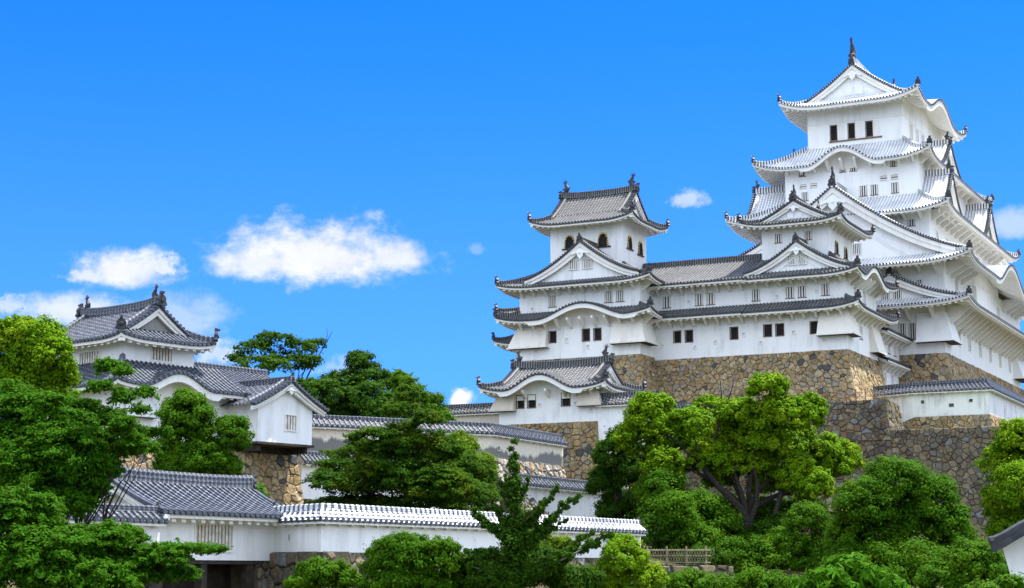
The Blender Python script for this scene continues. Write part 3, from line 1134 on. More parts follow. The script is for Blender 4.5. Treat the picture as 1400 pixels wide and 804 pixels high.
def stone_face(mb, P, L, H, size, rg, quoin='', proud=.13, gap=.03, sq=1.25, jit=.42):
    """fill the L x H rectangle with irregular fitted stones; P(x,h) -> point, h measured down from the top"""
    seeds = []
    left_w = right_w = 0
    for end in quoin:
        h = 0.
        q = 0
        while h < H:
            hh = size * rg.uniform(.95, 1.35)
            wq = size * (2.1 if q % 2 == 0 else 1.15)
            seeds.append((wq * .5 if end == 'l' else L - wq * .5, h + hh / 2))
            h += hh
            q += 1
    lq, rq = (size * 1.5 if 'l' in quoin else 0), (size * 1.5 if 'r' in quoin else 0)
    h = 0.
    while h < H:
        hh = size * rg.uniform(.6, 1.1) * rg.choice((1, 1, .7, .5))
        x = lq - size * rg.uniform(0, .8)
        while x < L - rq + size * .3:
            ww = size * sq * rg.choice((.4, .6, .8, 1., 1.3, 1.7)) * rg.uniform(.8, 1.15)
            cx, cy = x + ww / 2 + rg.uniform(-.12, .12) * size, h + hh / 2 + rg.uniform(-jit, jit) * size
            if lq - size * .35 < cx < L - rq + size * .35 and 0 < cy < H + size * .3:
                seeds.append((cx, cy))
            x += ww
        h += hh
    wts = [(size * rg.choice((-.4, -.2, 0, 0, .15, .3))) * size * .9 for _ in seeds]
    R_ = size * 3.6
    grid = {}
    for i, (x, y) in enumerate(seeds):
        grid.setdefault((int(x // R_), int(y // R_)), []).append(i)

    def normal(x, y):
        e = .2
        a = Vector(P(min(x + e, L), y)) - Vector(P(max(x - e, 0), y))
        b = Vector(P(x, min(y + e, H))) - Vector(P(x, max(y - e, 0)))
        n = b.cross(a)
        n.normalize()
        return n
    for i, (x, y) in enumerate(seeds):
        poly = [(max(0, x - R_), max(0, y - R_)), (min(L, x + R_), max(0, y - R_)), (min(L, x + R_), min(H, y + R_)), (max(0, x - R_), min(H, y + R_))]
        gx, gy = int(x // R_), int(y // R_)
        for ax in (-1, 0, 1):
            for ay in (-1, 0, 1):
                for j in grid.get((gx + ax, gy + ay), ()):
                    if j == i:
                        continue
                    u, v = seeds[j]
                    nx, ny = u - x, (v - y) * 1.25
                    d = nx * (x + u) / 2 + ny * (y + v) / 2 + (wts[i] - wts[j]) / 2
                    poly = clip_poly(poly, nx, ny, d)
                    if len(poly) < 3:
                        break
        if len(poly) < 3:
            continue
        cx, cy = sum(p[0] for p in poly) / len(poly), sum(p[1] for p in poly) / len(poly)
        rad = sum(math.hypot(p[0] - cx, p[1] - cy) for p in poly) / len(poly)
        if rad < .06:
            continue
        n = normal(min(max(cx, .3), L - .3), min(max(cy, .3), H - .3))
        pr = rg.uniform(.15, 1.) * proud
        tx, ty = rg.uniform(-.13, .13), rg.uniform(-.13, .13)
        g = gap * rg.uniform(.6, 1.8)
        k0, k1 = max(.5, 1 - g / rad), max(.35, 1 - (g + .11 * min(1, rad / .5)) / rad)
        # round the outline a little by cutting its corners
        rounded = []
        m = len(poly)
        for a in range(m):
            p, q = poly[a], poly[(a + 1) % m]
            j1, j2 = rg.uniform(.02, .10), rg.uniform(.02, .10)
            mx, my = (p[0] + q[0]) / 2, (p[1] + q[1]) / 2
            bl = rg.uniform(-.045, .02)
            mx, my = mx + (mx - cx) * bl, my + (my - cy) * bl
            rounded += [(p[0] * (1 - j1) + q[0] * j1, p[1] * (1 - j1) + q[1] * j1), (mx, my), (p[0] * j2 + q[0] * (1 - j2), p[1] * j2 + q[1] * (1 - j2))]
        m = len(rounded)
        ring = []
        for k, off in ((k0, -.06), (k0 * .97 + k1 * .03, pr * .35), (k1, pr)):
            for (px, py) in rounded:
                qx, qy = cx + (px - cx) * k, cy + (py - cy) * k
                o = off + (tx * (qx - cx) + ty * (qy - cy) if off > 0 else 0)
                ring.append(Vector(P(min(max(qx, 0), L), min(max(qy, 0), H))) + n * o)
        fs = [(r * m + a, r * m + (a + 1) % m, (r + 1) * m + (a + 1) % m, (r + 1) * m + a) for r in (0, 1) for a in range(m)]
        fs.append(tuple(range(2 * m, 3 * m)))
        mb.add(ring, fs, 0, None, rg.uniform(.001, .999))
    # earth behind the joints
    nu, nv = max(1, int(L / 3)), 6
    vs = []
    for j in range(nv + 1):
        for i in range(nu + 1):
            x, y = L * i / nu, H * j / nv
            vs.append(Vector(P(x, y)) - normal(min(max(x, .3), L - .3), min(max(y, .3), H - .3)) * .07)
    mb.add(vs, [(j * (nu + 1) + i, j * (nu + 1) + i + 1, (j + 1) * (nu + 1) + i + 1, (j + 1) * (nu + 1) + i) for j in range(nv) for i in range(nu)], 1)


def stone_base(name, deg, rect, zt, zb, label, mat='stone_warm', size=.8, sides='fr', batter=.17, curve=.012, seed=1, top_mat='gap', quoins=None, proud=.13, jit=.42, gap=.018):
    a0, a1, b0, b1 = rect
    rg = random.Random(seed)
    off = lambda h: batter * h + curve * h * h
    H = zt - zb
    mb = MB()
    for sd_ in sides:
        if sd_ in 'fb':
            L = a1 - a0 + off(H)
        else:
            L = b1 - b0 + off(H)

        def P(x, h, sd_=sd_, L=L):
            o = off(h)
            q = x / L
            if sd_ == 'f':
                return (a0 - o + (a1 - a0 + 2 * o) * q, b0 - o, zt - h)
            if sd_ == 'b':
                return (a1 + o - (a1 - a0 + 2 * o) * q, b1 + o, zt - h)
            if sd_ == 'r':
                return (a1 + o, b0 - o + (b1 - b0 + 2 * o) * q, zt - h)
            return (a0 - o, b1 + o - (b1 - b0 + 2 * o) * q, zt - h)
        qn = (quoins or {}).get(sd_, 'r' if sd_ == 'f' else 'l')
        stone_face(mb, P, L, H, size, rg, qn, proud=proud, jit=jit, gap=gap)
    mb.add([(a0, b0, zt - .03), (a1, b0, zt - .03), (a1, b1, zt - .03), (a0, b1, zt - .03)], [(0, 1, 2, 3)], 2)
    ca, cb = (a0 + a1) / 2, (b0 + b1) / 2
    th = R(deg)
    o = mb.build(name, [mat, 'gap', top_mat], None, (ca, cb, zb))
    o.location = (ca * math.cos(th) + cb * math.sin(th), -ca * math.sin(th) + cb * math.cos(th), zb)
    o.rotation_euler = (0, 0, -th)
    return tag(o, label, 'stone wall')


def stone_run(name, pts, zt, zb, label, mat, size, seed=1, batter=.12, thick=1.5, proud=.13, quoin='', jit=.42, gap=.03):
    """free stone wall along a path of (x, y); faces the camera side (right of the path direction)"""
    rg = random.Random(seed)
    mb = MB()
    x0, y0 = pts[0]
    for i in range(len(pts) - 1):
        p, q = Vector((*pts[i], 0)), Vector((*pts[i + 1], 0))
        d = q - p
        L = d.length
        d.normalize()
        n = Vector((d.y, -d.x, 0))
        za, zc = (zt[i], zt[i + 1]) if hasattr(zt, '__len__') else (zt, zt)
        H = max(za, zc) - zb

        def P(x, h):
            z = za + (zc - za) * x / L
            hh = h * (z - zb) / H
            v = p + d * x + n * (batter * hh)
            return (v.x, v.y, z - hh)
        stone_face(mb, P, L, H, size, rg, quoin, proud=proud, jit=jit, gap=gap)
        a, b = Vector(P(0, 0)), Vector(P(L, 0))
        bk = n * -thick
        mb.add([a, b, b + bk, a + bk], [(0, 1, 2, 3)], 2)
        for x in (0, L):
            mb.add([Vector(P(x, 0)), Vector(P(x, H)), Vector(P(x, H)) + bk * 1.2, Vector(P(x, 0)) + bk], [(0, 1, 2, 3)], 1)
    o = mb.build(name, [mat, 'gap', 'moss'], None, (x0, y0, zb))
    o.location = (x0, y0, zb)
    return tag(o, label, 'stone wall')


# ------------------------------------------------------------------ tile-capped plaster walls
def dobei(name, pts, zb, ze, zr, label, style='b', eave=.62, thick=.22, mat='plaster', holes=(), spacing=.34, r=.08, deg=0, cat='wall', end_caps=True, mats=None, group=None):
    """plaster wall on a path, with a little tiled roof; holes = (segment, distance, z0, w, h)"""
    P = [Vector((x, y, 0)) for x, y in pts]
    n = len(P)
    zb = zb if hasattr(zb, '__len__') else [zb] * n
    zes = ze if hasattr(ze, '__len__') else [ze] * n
    zrs = zr if hasattr(zr, '__len__') else [zr] * n
    t = Thing(name, deg, pts[0][0], pts[0][1], min(zb), label, cat, group)

    def off(i, d):
        """mitred offset to the right of the path"""
        v = []
        if i > 0:
            e = (P[i] - P[i - 1]).normalized()
            v.append(Vector((e.y, -e.x, 0)))
        if i < n - 1:
            e = (P[i + 1] - P[i]).normalized()
            v.append(Vector((e.y, -e.x, 0)))
        m = sum(v, Vector()).normalized()
        return P[i] + m * (d / max(.4, m.dot(v[0])))
    wl, rf, so, rd = MB(), MB(), MB(), MB()
    val, rib, cap, rdg = STYLE[style]
    for i in range(n - 1):
        hs = [h for h in holes if h[0] == i]
        d = (P[i + 1] - P[i])
        L = d.length
        for sgn in (1, -1):
            a, b = off(i, thick * sgn), off(i + 1, thick * sgn)
            e = (b - a)
            LL = e.length
            e.normalize()
            nn = Vector((e.y, -e.x, 0)) * sgn
            zlo0, zlo1 = zb[i], zb[i + 1]
            zt0, zt1 = zes[i] + .16, zes[i + 1] + .16

            def mp(s, z, o, a=a, e=e, nn=nn, LL=LL):
                q = s / LL
                # z is given as a fraction-free height at the segment start; follow the slope of the wall
                zz = z + (zb[i + 1] - zb[i]) * q
                v = a + e * s + nn * o
                return (v.x, v.y, zz)
            top = zt0 if abs((zt1 - zt0) - (zlo1 - zlo0)) < .01 else zt0
            hh = [(h[1] - h[3] / 2, h[1] + h[3] / 2, h[2], h[2] + h[4]) for h in hs] if sgn == 1 else []
            if abs((zt1 - zt0) - (zlo1 - zlo0)) < .02:
                wall_panel(wl, mp, 0, LL, zlo0, zt0, hh, depth=.2)
            else:
                wl.add([(a.x, a.y, zlo0), (b.x, b.y, zlo1), (b.x, b.y, zt1), (a.x, a.y, zt0)], [(0, 1, 2, 3)])
            for h in hh:
                wl.add([mp(h[0], h[2], -.19), mp(h[1], h[2], -.19), mp(h[1], h[3], -.19), mp(h[0], h[3], -.19)], [(0, 1, 2, 3)], 1)
                fr = MB()
                q = .045
                obox(fr, mp, h[0] - q, h[1] + q, h[3], h[3] + q, -.04, .02)
                obox(fr, mp, h[0] - q, h[1] + q, h[2] - q, h[2], -.04, .02)
                obox(fr, mp, h[0] - q, h[0], h[2], h[3], -.04, .02)
                obox(fr, mp, h[1], h[1] + q, h[2], h[3], -.04, .02)
                t.part('loophole', fr, ['plaster_trim'])
            # roof slope
            ea, eb = off(i, eave * sgn), off(i + 1, eave * sgn)
            ra, rb = P[i], P[i + 1]

            def S(s, q, ea=ea, eb=eb, ra=ra, rb=rb):
                k = s / L
                p0 = ea + (eb - ea) * k
                p1 = ra + (rb - ra) * k
                z0 = zes[i] + (zes[i + 1] - zes[i]) * k
                z1 = zrs[i] + (zrs[i + 1] - zrs[i]) * k
                v = p0 + (p1 - p0) * q
                return (v.x, v.y, z0 + (z1 - z0) * prof(q, .2))
            tiled(rf, S, d.normalized(), cols_between(.02, L - .02, spacing), lambda s: 1., 4, r)
            # lip, board, soffit and rafters
            for (o1, z1, o2, z2, mbx, mi) in ((0, 0, 0, -.09, rf, 2), (0, -.09, .05, -.09, rf, 2), (.05, -.09, .05, -.2, so, 0), (.05, -.2, eave - thick + .02, -.06, so, 0)):
                w0, w1 = off(i, (eave - o1) * sgn), off(i + 1, (eave - o1) * sgn)
                x0, x1 = off(i, (eave - o2) * sgn), off(i + 1, (eave - o2) * sgn)
                mbx.add([(w0.x, w0.y, zes[i] + z1), (w1.x, w1.y, zes[i + 1] + z1), (x1.x, x1.y, zes[i + 1] + z2), (x0.x, x0.y, zes[i] + z2)], [(0, 1, 2, 3)], mi)
            for s in cols_between(.4, L - .4, .95):
                k = s / L
                w0 = off(i, (eave - .1) * sgn) * (1 - k) + off(i + 1, (eave - .1) * sgn) * k
                x0 = off(i, thick * sgn) * (1 - k) + off(i + 1, thick * sgn) * k
                z = zes[i] + (zes[i + 1] - zes[i]) * k
                u = d.normalized() * .07
                so.add([w0 - u + Vector((0, 0, z - .24)), w0 + u + Vector((0, 0, z - .24)), x0 + u + Vector((0, 0, z - .30)), x0 - u + Vector((0, 0, z - .30)),
                        w0 - u + Vector((0, 0, z - .14)), w0 + u + Vector((0, 0, z - .14)), x0 + u + Vector((0, 0, z - .05)), x0 - u + Vector((0, 0, z - .05))],
                       [(0, 1, 2, 3), (0, 1, 5, 4), (1, 2, 6, 5), (3, 0, 4, 7)], 0)
    pts3 = [Vector((p.x, p.y, zrs[i])) for i, p in enumerate(P)]
    dense = []
    for i in range(n - 1):
        k = max(2, int((pts3[i + 1] - pts3[i]).length / 1.2))
        dense += [pts3[i] + (pts3[i + 1] - pts3[i]) * (j / k) for j in range(k)]
    dense.append(pts3[-1])
    bent_ridge(rd, dense, .24, .24)
    for i in (0, n - 1):
        # end gables
        a, b = off(i, thick), off(i, -thick)
        ea, eb = off(i, eave * .9), off(i, -eave * .9)
        wl.add([(a.x, a.y, zb[i]), (b.x, b.y, zb[i]), (b.x, b.y, zes[i] + .1), (a.x, a.y, zes[i] + .1)], [(0, 1, 2, 3)])
        wl.add([(ea.x, ea.y, zes[i] - .1), (eb.x, eb.y, zes[i] - .1), (P[i].x, P[i].y, zrs[i] - .03)], [(0, 1, 2)])
    t.part('wall', wl, [mat, 'shut'])
    o = t.part('roof', rf, [val, rib, cap])
    t.part('eaves', so, ['plaster_trim'], o)
    t.part('ridge', rd, [rdg], o)
    for i, j in ((0, 1), (n - 1, n - 2)):
        d = (pts3[i] - pts3[j])
        ridge_end(t, o, pts3[i] + d.normalized() * .05 + Vector((0, 0, -.05)), math.atan2(d.y, d.x) + math.pi / 2, .42)
    return t


# ------------------------------------------------------------------ ground
def ground_z(x, y):
    """castle hill rising in terraces from the moat side towards the keep"""
    def st(v, a, b):
        v = max(0., min(1., (v - a) / (b - a)))
        return v * v * (3 - 2 * v)
    z = -1.7 - 2.3 * st(y, 20, 60)
    back = y - .30 * x                                 # terraces run obliquely, as the walls do
    z += 3.9 * st(back, 84, 94) * st(-x + y * .09, -30, 5)
    left = st(-x, -17, -8)
    z += 2.5 * st(back, 100, 124) * left
    z += 4.4 * st(back, 133, 150) * (.55 + .45 * left)
    z += 2.6 * (1 - left) * st(back, 112, 128)
    z += 2.6 * st(back, 142, 150) * st(-x, -8, 4)
    z += 6.0 * st(y + .5 * x, 180, 196)
    z -= 14 * st(y, 250, 420) * 1.0
    if y > 250 or abs(x) > 120:
        k = max(st(y, 250, 460), st(abs(x), 120, 320))
        z = z * (1 - k) - 4 * k
    return z


def make_ground():
    xs = [-6000, -2500, -1000, -500, -300, -220] + [-160 + 4 * i for i in range(81)] + [220, 300, 500, 1000, 2500, 6000]
    ys = [-3000, -1000, -300, -120, -60, -30] + [-16 + 4 * i for i in range(90)] + [380, 460, 600, 900, 1600, 3000, 6000]
    vs = [(x, y, ground_z(x, y) + (rnd.uniform(-.15, .15) if abs(x) < 160 and 0 < y < 300 else 0)) for y in ys for x in xs]
    n = len(xs)
    m = MB()
    m.add(vs, [(j * n + i, j * n + i + 1, (j + 1) * n + i + 1, (j + 1) * n + i) for j in range(len(ys) - 1) for i in range(n - 1)])
    mt, t, p = new_mat('ground_earth_and_grass')
    co = t.node('ShaderNodeTexCoord').outputs['Object']
    a = t.noise(co, .22, 5, .6)
    b = t.noise(co, 2.5, 4, .6)
    c = t.mix(t.ramp(a, .42, .6), (.035, .05, .014), (.085, .065, .038))
    c = t.mix(t.math('MULTIPLY', t.ramp(b, .4, .75), .6), c, (.03, .028, .014))
    t.put(p.inputs['Base Color'], c)
    p.inputs['Roughness'].default_value = 1
    p.inputs['Specular IOR Level'].default_value = .05
    o = m.build('ground', [mt], smooth=True)
    return tag(o, 'grassy castle hill rising behind the trees', None, None, 'structure')


make_ground()


# ================================================================== the castle
CA = 26.9


def rng(a, b, step):
    n = max(1, round((b - a) / step))
    return [a + (b - a) * i / n for i in range(n + 1)]


# ---- stone bases
stone_base('stone_wall', CA, (-66.5, -42.05, 186.0, 229.5), 23.52, 10, 'tall tan stone base right under the great white main keep', size=.72, seed=3, proud=.14)
stone_base('stone_wall', CA, (-67.2, -46.75, 164.6, 176.6), 21.72, 10.5, 'broad tan stone base under the long white corridor and its corner turret', size=.54, seed=5, batter=.13, proud=.12)
stone_base('stone_wall', CA, (-81.6, -67.15, 161.1, 173.5), 22.02, 8, 'tan stone base under the left small keep with bell-shaped windows', size=.56, seed=9, batter=.13, proud=.12)
stone_base('stone_wall', CA, (-74.5, -62.9, 140.7, 149.5), 13.46, 6, 'tan boulder base under the small gate turret with two fish finials', size=.56, proud=.14, seed=12, batter=.06, curve=.004)
stone_base('stone_wall', CA, (-54.5, -42.45, 161.6, 166.5), 16.35, 12.4, 'grey stone block with squared corner stones below the wooden railing', mat='stone_grey', size=.5, seed=15, batter=.10, top_mat='gap', proud=.15, jit=.5, gap=.02)
stone_base('stone_wall', CA, (-66, -20, 161.3, 168.4), 13.38, -6, 'wide grey-brown terrace wall with grass along its top edge', mat='stone_grey', size=.56, seed=17, batter=.12, top_mat='moss', proud=.16, jit=.5, gap=.02)
stone_base('stone_wall', CA, (-41.8, -34.4, 169.82, 187), 15.26, 13.2, 'low tan stone course under the white corner wall right of the railing', size=.6, seed=19, batter=.08, quoins={'f': 'r', 'r': 'l'})

# ---- main keep
K = Thing('castle_keep', CA, -53.5, 205, 23.5, 'huge white five-tiered main keep with limewashed roofs on the right', 'castle keep')
r1 = (-65, -42.15, 186.05, 228)
storey(K, r1, 23.5, 28.75,
       front=[(-46.73, .8, 25.2, 26.98, 'slat'), (-45.65, .78, 25.2, 26.98, 'slat'), (-52, .8, 25.2, 27, 'slat'), (-57, .8, 25.2, 27, 'slat'), (-61.5, .8, 25.2, 27, 'slat')],
       right=[(c, 1.35, 25.05, 26.9, 'shut') for c in (193.0, 198.3, 203.9, 209.6, 215.3, 221.2)] , mat='plaster_keep')
r2 = (-65, -41.85, 185.7, 227.6)
storey(K, r2, 28.6, 33.5, front=[(-44.6, .7, 30.6, 31.6, 'shut')], right=[(191.4, 1.1, 30.9, 32.1, 'shut'), (200.6, 2.1, 31.1, 33.0, 'slat'), (214, 1.6, 30.9, 32.1, 'shut')], mat='plaster_keep')
r3 = (-63, -43.65, 187.55, 222)
storey(K, r3, 33.6, 39.9, front=[(-45.66, .85, 38.0, 38.75, 'slat'), (-47.6, .7, 38.0, 38.75, 'slat')], right=[(190.9, 1.1, 36.6, 37.8, 'shut'), (195.8, 1.2, 36.9, 37.8, 'shut'), (201.5, 1.2, 37.2, 37.9, 'shut'), (209, 1.2, 37, 37.9, 'shut')], mat='plaster_keep')
r4 = (-60.42, -45.0, 188.85, 218)
storey(K, r4, 40.0, 46.6,
       front=[(-51.27, .8, 42.19, 43.37, 'slat'), (-50.01, .8, 42.19, 43.37, 'slat'), (-47.67, .8, 42.19, 43.37, 'slat'), (-58.1, .75, 42.3, 43.3, 'slat'),
              (-53.57, .72, 45.2, 46.15, 'slat'), (-52.36, .76, 45.2, 46.15, 'slat'), (-58.34, .7, 45.2, 45.85, 'slat'), (-47.75, .65, 45.25, 45.9, 'slat'),
              (-48.92, .78, 43.72, 44.28, 'vent'), (-47.67, .78, 43.72, 44.28, 'vent'), (-58.27, .76, 43.72, 44.22, 'vent'), (-57.02, .78, 43.72, 44.22, 'vent')],
       right=[(193, 1.0, 44.6, 45.6, 'shut'), (206, 1.0, 44.6, 45.6, 'shut')], mat='plaster_keep')
r5 = (-58.15, -47.0, 190.8, 210.2)
storey(K, r5, 46.8, 54.45, front=[(-55.06, .76, 49.54, 51.28, 'dark'), (-52.96, .76, 49.54, 51.28, 'dark'), (-50.88, .76, 49.54, 51.28, 'dark')],
       right=[(194.6, 1.3, 49.55, 51.3, 'shut'), (197.4, 1.3, 49.55, 51.3, 'shut'), (200.2, 1.3, 49.55, 51.3, 'shut'), (203.0, 1.3, 49.55, 51.3, 'shut')], mat='plaster_keep')
# mouldings, sliding shutters and sill of the top floor
mp5 = side_map('f', r5)
tr = MB()
obox(tr, mp5, -58.19, -46.96, 51.50, 51.64, -.02, .05)
mp5r = side_map('r', r5)
obox(tr, mp5r, 190.9, 210.2, 51.50, 51.64, -.02, .05)
for x in (-58.05, -55.95, -54.0, -51.9, -49.8, -47.1):
    obox(tr, mp5, x - .05, x + .05, 51.64, 53.1, -.02, .04)
for x in (191.2, 194, 197, 200, 203, 206, 209):
    obox(tr, mp5r, x - .05, x + .05, 51.64, 53.1, -.02, .04)
for x in (-54.22, -52.12, -50.04):
    obox(tr, mp5, x - .44, x + .40, 49.54, 51.30, -.02, .03)
K.part('wall_moulding', tr, ['plaster_trim'])
sl = MB()
obox(sl, mp5, -55.6, -49.4, 49.26, 49.40, -.02, .13)
obox(sl, mp5r, 193.4, 204, 49.26, 49.40, -.02, .13)
K.part('window_sill', sl, ['brown'])

roof(K, Skirt((-68.5, -38.55, 182.5, 231.5), r2, 28.5, 29.95, .62, 6.5), 'w', rows=4, r=.09)
roof(K, Skirt((-68.7, -38.2, 182.15, 230.2), r3, 33.0, 35.95, .95, 6.5, kara=[('r', 205.4, 9.0, 2.75, .67)]), 'w', rows=6, r=.09)
roof(K, Skirt((-66.35, -40.8, 184.7, 224.0), r4, 39.3, 41.95, .85, 5.5), 'w', rows=6, r=.09)
roof(K, Skirt((-63.75, -43.1, 187.0, 220.4), r5, 45.9, 48.75, 1.02, 5.2, kara=[('f', -53.2, 4.5, 1.9, .49)]), 'w', rows=6, r=.09)
irimoya(K, (-60.8, -44.5, 188.4, 212.7), 'b', 53.25, 58.35, 2.6, 'w', flare=1.0, Lf=5.0, kara=[('r', 200.3, 7.2, 2.0, .965)], fin=1.75, barge=.85, pend=1.0, ridge_h=.85, gable_wall='plaster_keep', r=.09, ridge_w=.6, th=.45)
# great gable of the west front, and the lower one beneath it
gable(K, 'f', -53.4, 183.75, 9.0, 14.2, 33.95, 42.6, 'w', k=.36, barge=1.25, inset=.9, pend=1.5, wins=[(-51.1, 1.0, 34.8, 35.95, 'slat'), (-55.7, 1.0, 34.8, 35.95, 'slat')], ridge_h=.8, nested=3, foot=.45, fin=1.1, wall='plaster_keep', r=.09, end_size=1.0, zwall=33.6)
gable(K, 'f', -47.4, 183.9, 5.0, 7.6, 29.15, 32.2, 'w', k=.36, barge=.72, inset=.8, pend=.8, wins=[(-46.75, .92, 29.5, 30.5, 'slat'), (-48.1, .92, 29.5, 30.5, 'slat')], ridge_h=.55, foot=.3, fin=.8, wall='plaster_keep', zwall=28.7)
for side, p in (('r', -41.9), ('l', -65.2)):
    for c in (191.9, 212.7):
        gable(K, side, c, p, 6.0, 4.6, 39.75, 44.5, 'w', k=.45, barge=.7, inset=.7, pend=.7, ridge_h=.6, foot=.2, wall='plaster_keep', fin=.8, r=.09)
for side, p in (('r', -43.7), ('l', -63.1)):
    gable(K, side, 200.0, p, 5.5, 5.0, 46.3, 49.9, 'w', k=.42, barge=.7, inset=.7, pend=.7, ridge_h=.6, foot=.2, wall='plaster_keep', fin=.8, r=.09)
brackets(K, r1, 'r', rng(187.2, 226.6, 2.1), 28.65, 2.6, 2.2, .26)
brackets(K, r1, 'f', rng(-64, -43.2, 2.6), 28.65, 2.4, 1.5, .26)
brackets(K, r2, 'f', [-46.6, -44.4, -42.6], 33.55, 2.4, 1.3, .24)
brackets(K, r2, 'r', [186.8, 189.0, 191.4, 193.8, 217, 219.5, 222, 224.5], 33.55, 2.4, 1.5, .24)
brackets(K, r3, 'f', [-46.3, -44.5], 39.85, 1.8, 1.2, .24)
brackets(K, r3, 'r', rng(188.6, 220.8, 2.3), 39.85, 1.8, 1.3, .24)
brackets(K, r4, 'f', rng(-60.0, -45.4, 1.62), 46.55, 1.4, 1.15, .22)
brackets(K, r4, 'r', rng(189.6, 217, 2.4), 46.55, 1.4, 1.2, .22)
drop_box(K, [(-45.0, 186.04, 27.95), (-45.0, 185.9, 27.95), (-42.0, 185.9, 27.95), (-42.0, 188.9, 27.95), (-42.14, 188.9, 27.95), (-42.14, 186.04, 27.95)],
         [(-45.0, 186.04, 24.75), (-45.0, 184.9, 24.75), (-41.0, 184.9, 24.75), (-41.0, 188.9, 24.75), (-42.14, 188.9, 24.75), (-42.14, 186.04, 24.75)], 'plaster_keep')
drop_box(K, [(-42.14, 223.4, 27.9), (-42.0, 223.4, 27.9), (-42.0, 228.1, 27.9), (-42.14, 228.1, 27.9)], [(-42.14, 223.4, 24.5), (-40.9, 223.4, 24.5), (-40.9, 228.9, 24.5), (-42.14, 228.9, 24.5)], 'plaster_keep')

# ---- turret-like link between the west small keep and the main keep
N = Thing('link_turret', CA, -51, 181, 17, 'narrow white two-storey link tucked between the corner turret and the main keep', 'turret')
rl = (-56, -47.1, 176.2, 185.9)
storey(N, rl, 13.5, 25.3, right=[(179.2, .9, 23.3, 24.4, 'shut'), (181.6, .9, 23.2, 24.5, 'slat'), (184, .9, 23.2, 24.5, 'slat'), (179.6, .9, 19.4, 20.9, 'shut'), (182.5, .9, 19.4, 20.9, 'shut')])
skl = Skirt((-57, -45.6, 175.9, 186.0), (-56, -48.5, 175.9, 186.0), 25.05, 26.0, 0, corners='0000')
roof(N, skl, 'a', sides='r', hips='0000', rows=4)
skl = Skirt((-57, -45.75, 176.2, 186.0), (-56, -47.1, 176.2, 186.0), 22.0, 22.65, 0, corners='0000')
roof(N, skl, 'a', sides='r', hips='0000', rows=4)
brackets(N, rl, 'r', rng(177.2, 185.2, 1.5), 25.0, 1.1, 1.0)
brackets(N, rl, 'r', rng(177.2, 185.2, 1.5), 21.9, 1.0, .9)

# ---- corridor and the west small keep
C = Thing('corridor_turret', CA, -61, 168, 21.7, 'long white two-storey corridor with grey tiled roof between two small keeps', 'corridor')
rc = (-67.4, -56.6, 164.64, 174.5)
storey(C, rc, 21.7, 29.6, front=[(-64.54, .76, 23.43, 24.57, 'dark'), (-63.26, .8, 23.41, 24.58, 'dark'), (-58.41, .8, 23.4, 24.58, 'dark'),
                                 (-65.66, .87, 27.08, 28.28, 'slat'), (-62.09, .85, 27.1, 28.3, 'shut'), (-60.85, .85, 27.1, 28.3, 'shut'),
                                 (-61.9, .8, 25.12, 25.5, 'vent'), (-66.2, .26, 23.0, 23.3, 'hole'), (-60.4, .3, 23.05, 23.35, 'hole'), (-57.4, .28, 23.6, 23.95, 'hole'), (-62.6, .26, 22.7, 22.95, 'hole'), (-63.2, .22, 27.4, 27.65, 'hole')])
skc = Skirt((-67.4, -57.0, 162.65, 178), (-67.4, -57.0, 164.62, 174.5), 25.82, 26.8, 0, corners='0000')
roof(C, skc, 'a', sides='f', hips='0000', rows=4)
skc = Skirt((-69.8, -56.4, 162.65, 176.4), (-69.8, -56.4, 169.5, 169.6), 29.2, 32.3, 0, corners='0000', k=.3)
roof(C, skc, 'a', sides='fb', hips='0000', rows=8)
rm = MB()
bent_ridge(rm, [(-70.2 + 1.0 * i, 169.55, 32.25) for i in range(15)], .5, .6)
C.part('ridge', rm, ['ridge_a'])
gw = MB()
gw.add([(-56.7, 163.5, 29.3), (-56.7, 169.55, 32.3), (-56.7, 175.6, 29.3)], [(0, 1, 2)])
gw.add([(-69.6, 163.5, 29.3), (-69.6, 169.55, 32.3), (-69.6, 175.6, 29.3)], [(0, 1, 2)])
C.part('gable_wall', gw, ['plaster'])
brackets(C, rc, 'f', rng(-66.4, -57.4, 1.22), 29.25, 1.25, 1.0, .2)
brackets(C, rc, 'f', rng(-66.4, -57.4, 1.22), 25.9, 1.25, 1.0, .2)

Wk = Thing('small_keep', CA, -51.7, 170, 21.7, 'white corner small keep with stacked gables in front of the main keep', 'castle keep')
rw = (-56.6, -46.8, 164.64, 175.9)
storey(Wk, rw, 21.7, 29.7,
       front=[(-54.87, .8, 23.46, 24.62, 'dark'), (-53.61, .8, 23.46, 24.62, 'dark'), (-50.09, .75, 23.46, 24.62, 'dark'), (-56.02, .83, 27.13, 28.3, 'shut'), (-52.47, .85, 27.15, 28.28, 'shut'), (-51.22, .83, 27.15, 28.28, 'shut'), (-48.82, .8, 27.18, 28.33, 'shut'),
              (-52.9, .85, 25.2, 25.62, 'vent'), (-52.2, .28, 23.5, 23.85, 'hole'), (-55.6, .26, 22.75, 23.0, 'hole'), (-49.1, .28, 22.6, 22.9, 'hole'), (-53.8, .26, 27.3, 27.55, 'hole'), (-49.7, .24, 27.5, 27.75, 'hole')],
       right=[(167.6, 1.0, 23.4, 24.6, 'shut'), (169.7, 1.0, 23.3, 24.6, 'shut'), (168.0, .9, 27.1, 28.3, 'shut'), (171.3, .9, 27.1, 28.3, 'shut')])
roof(Wk, Skirt((-57.0, -45.05, 162.85, 178.0), (-57.0, -46.78, 164.62, 175.9), 25.78, 26.8, .55, 4.0, corners='0111'), 'a', sides='frb', hips='0110', rows=4)
r3w = (-56.0, -48.95, 166.85, 175.2)
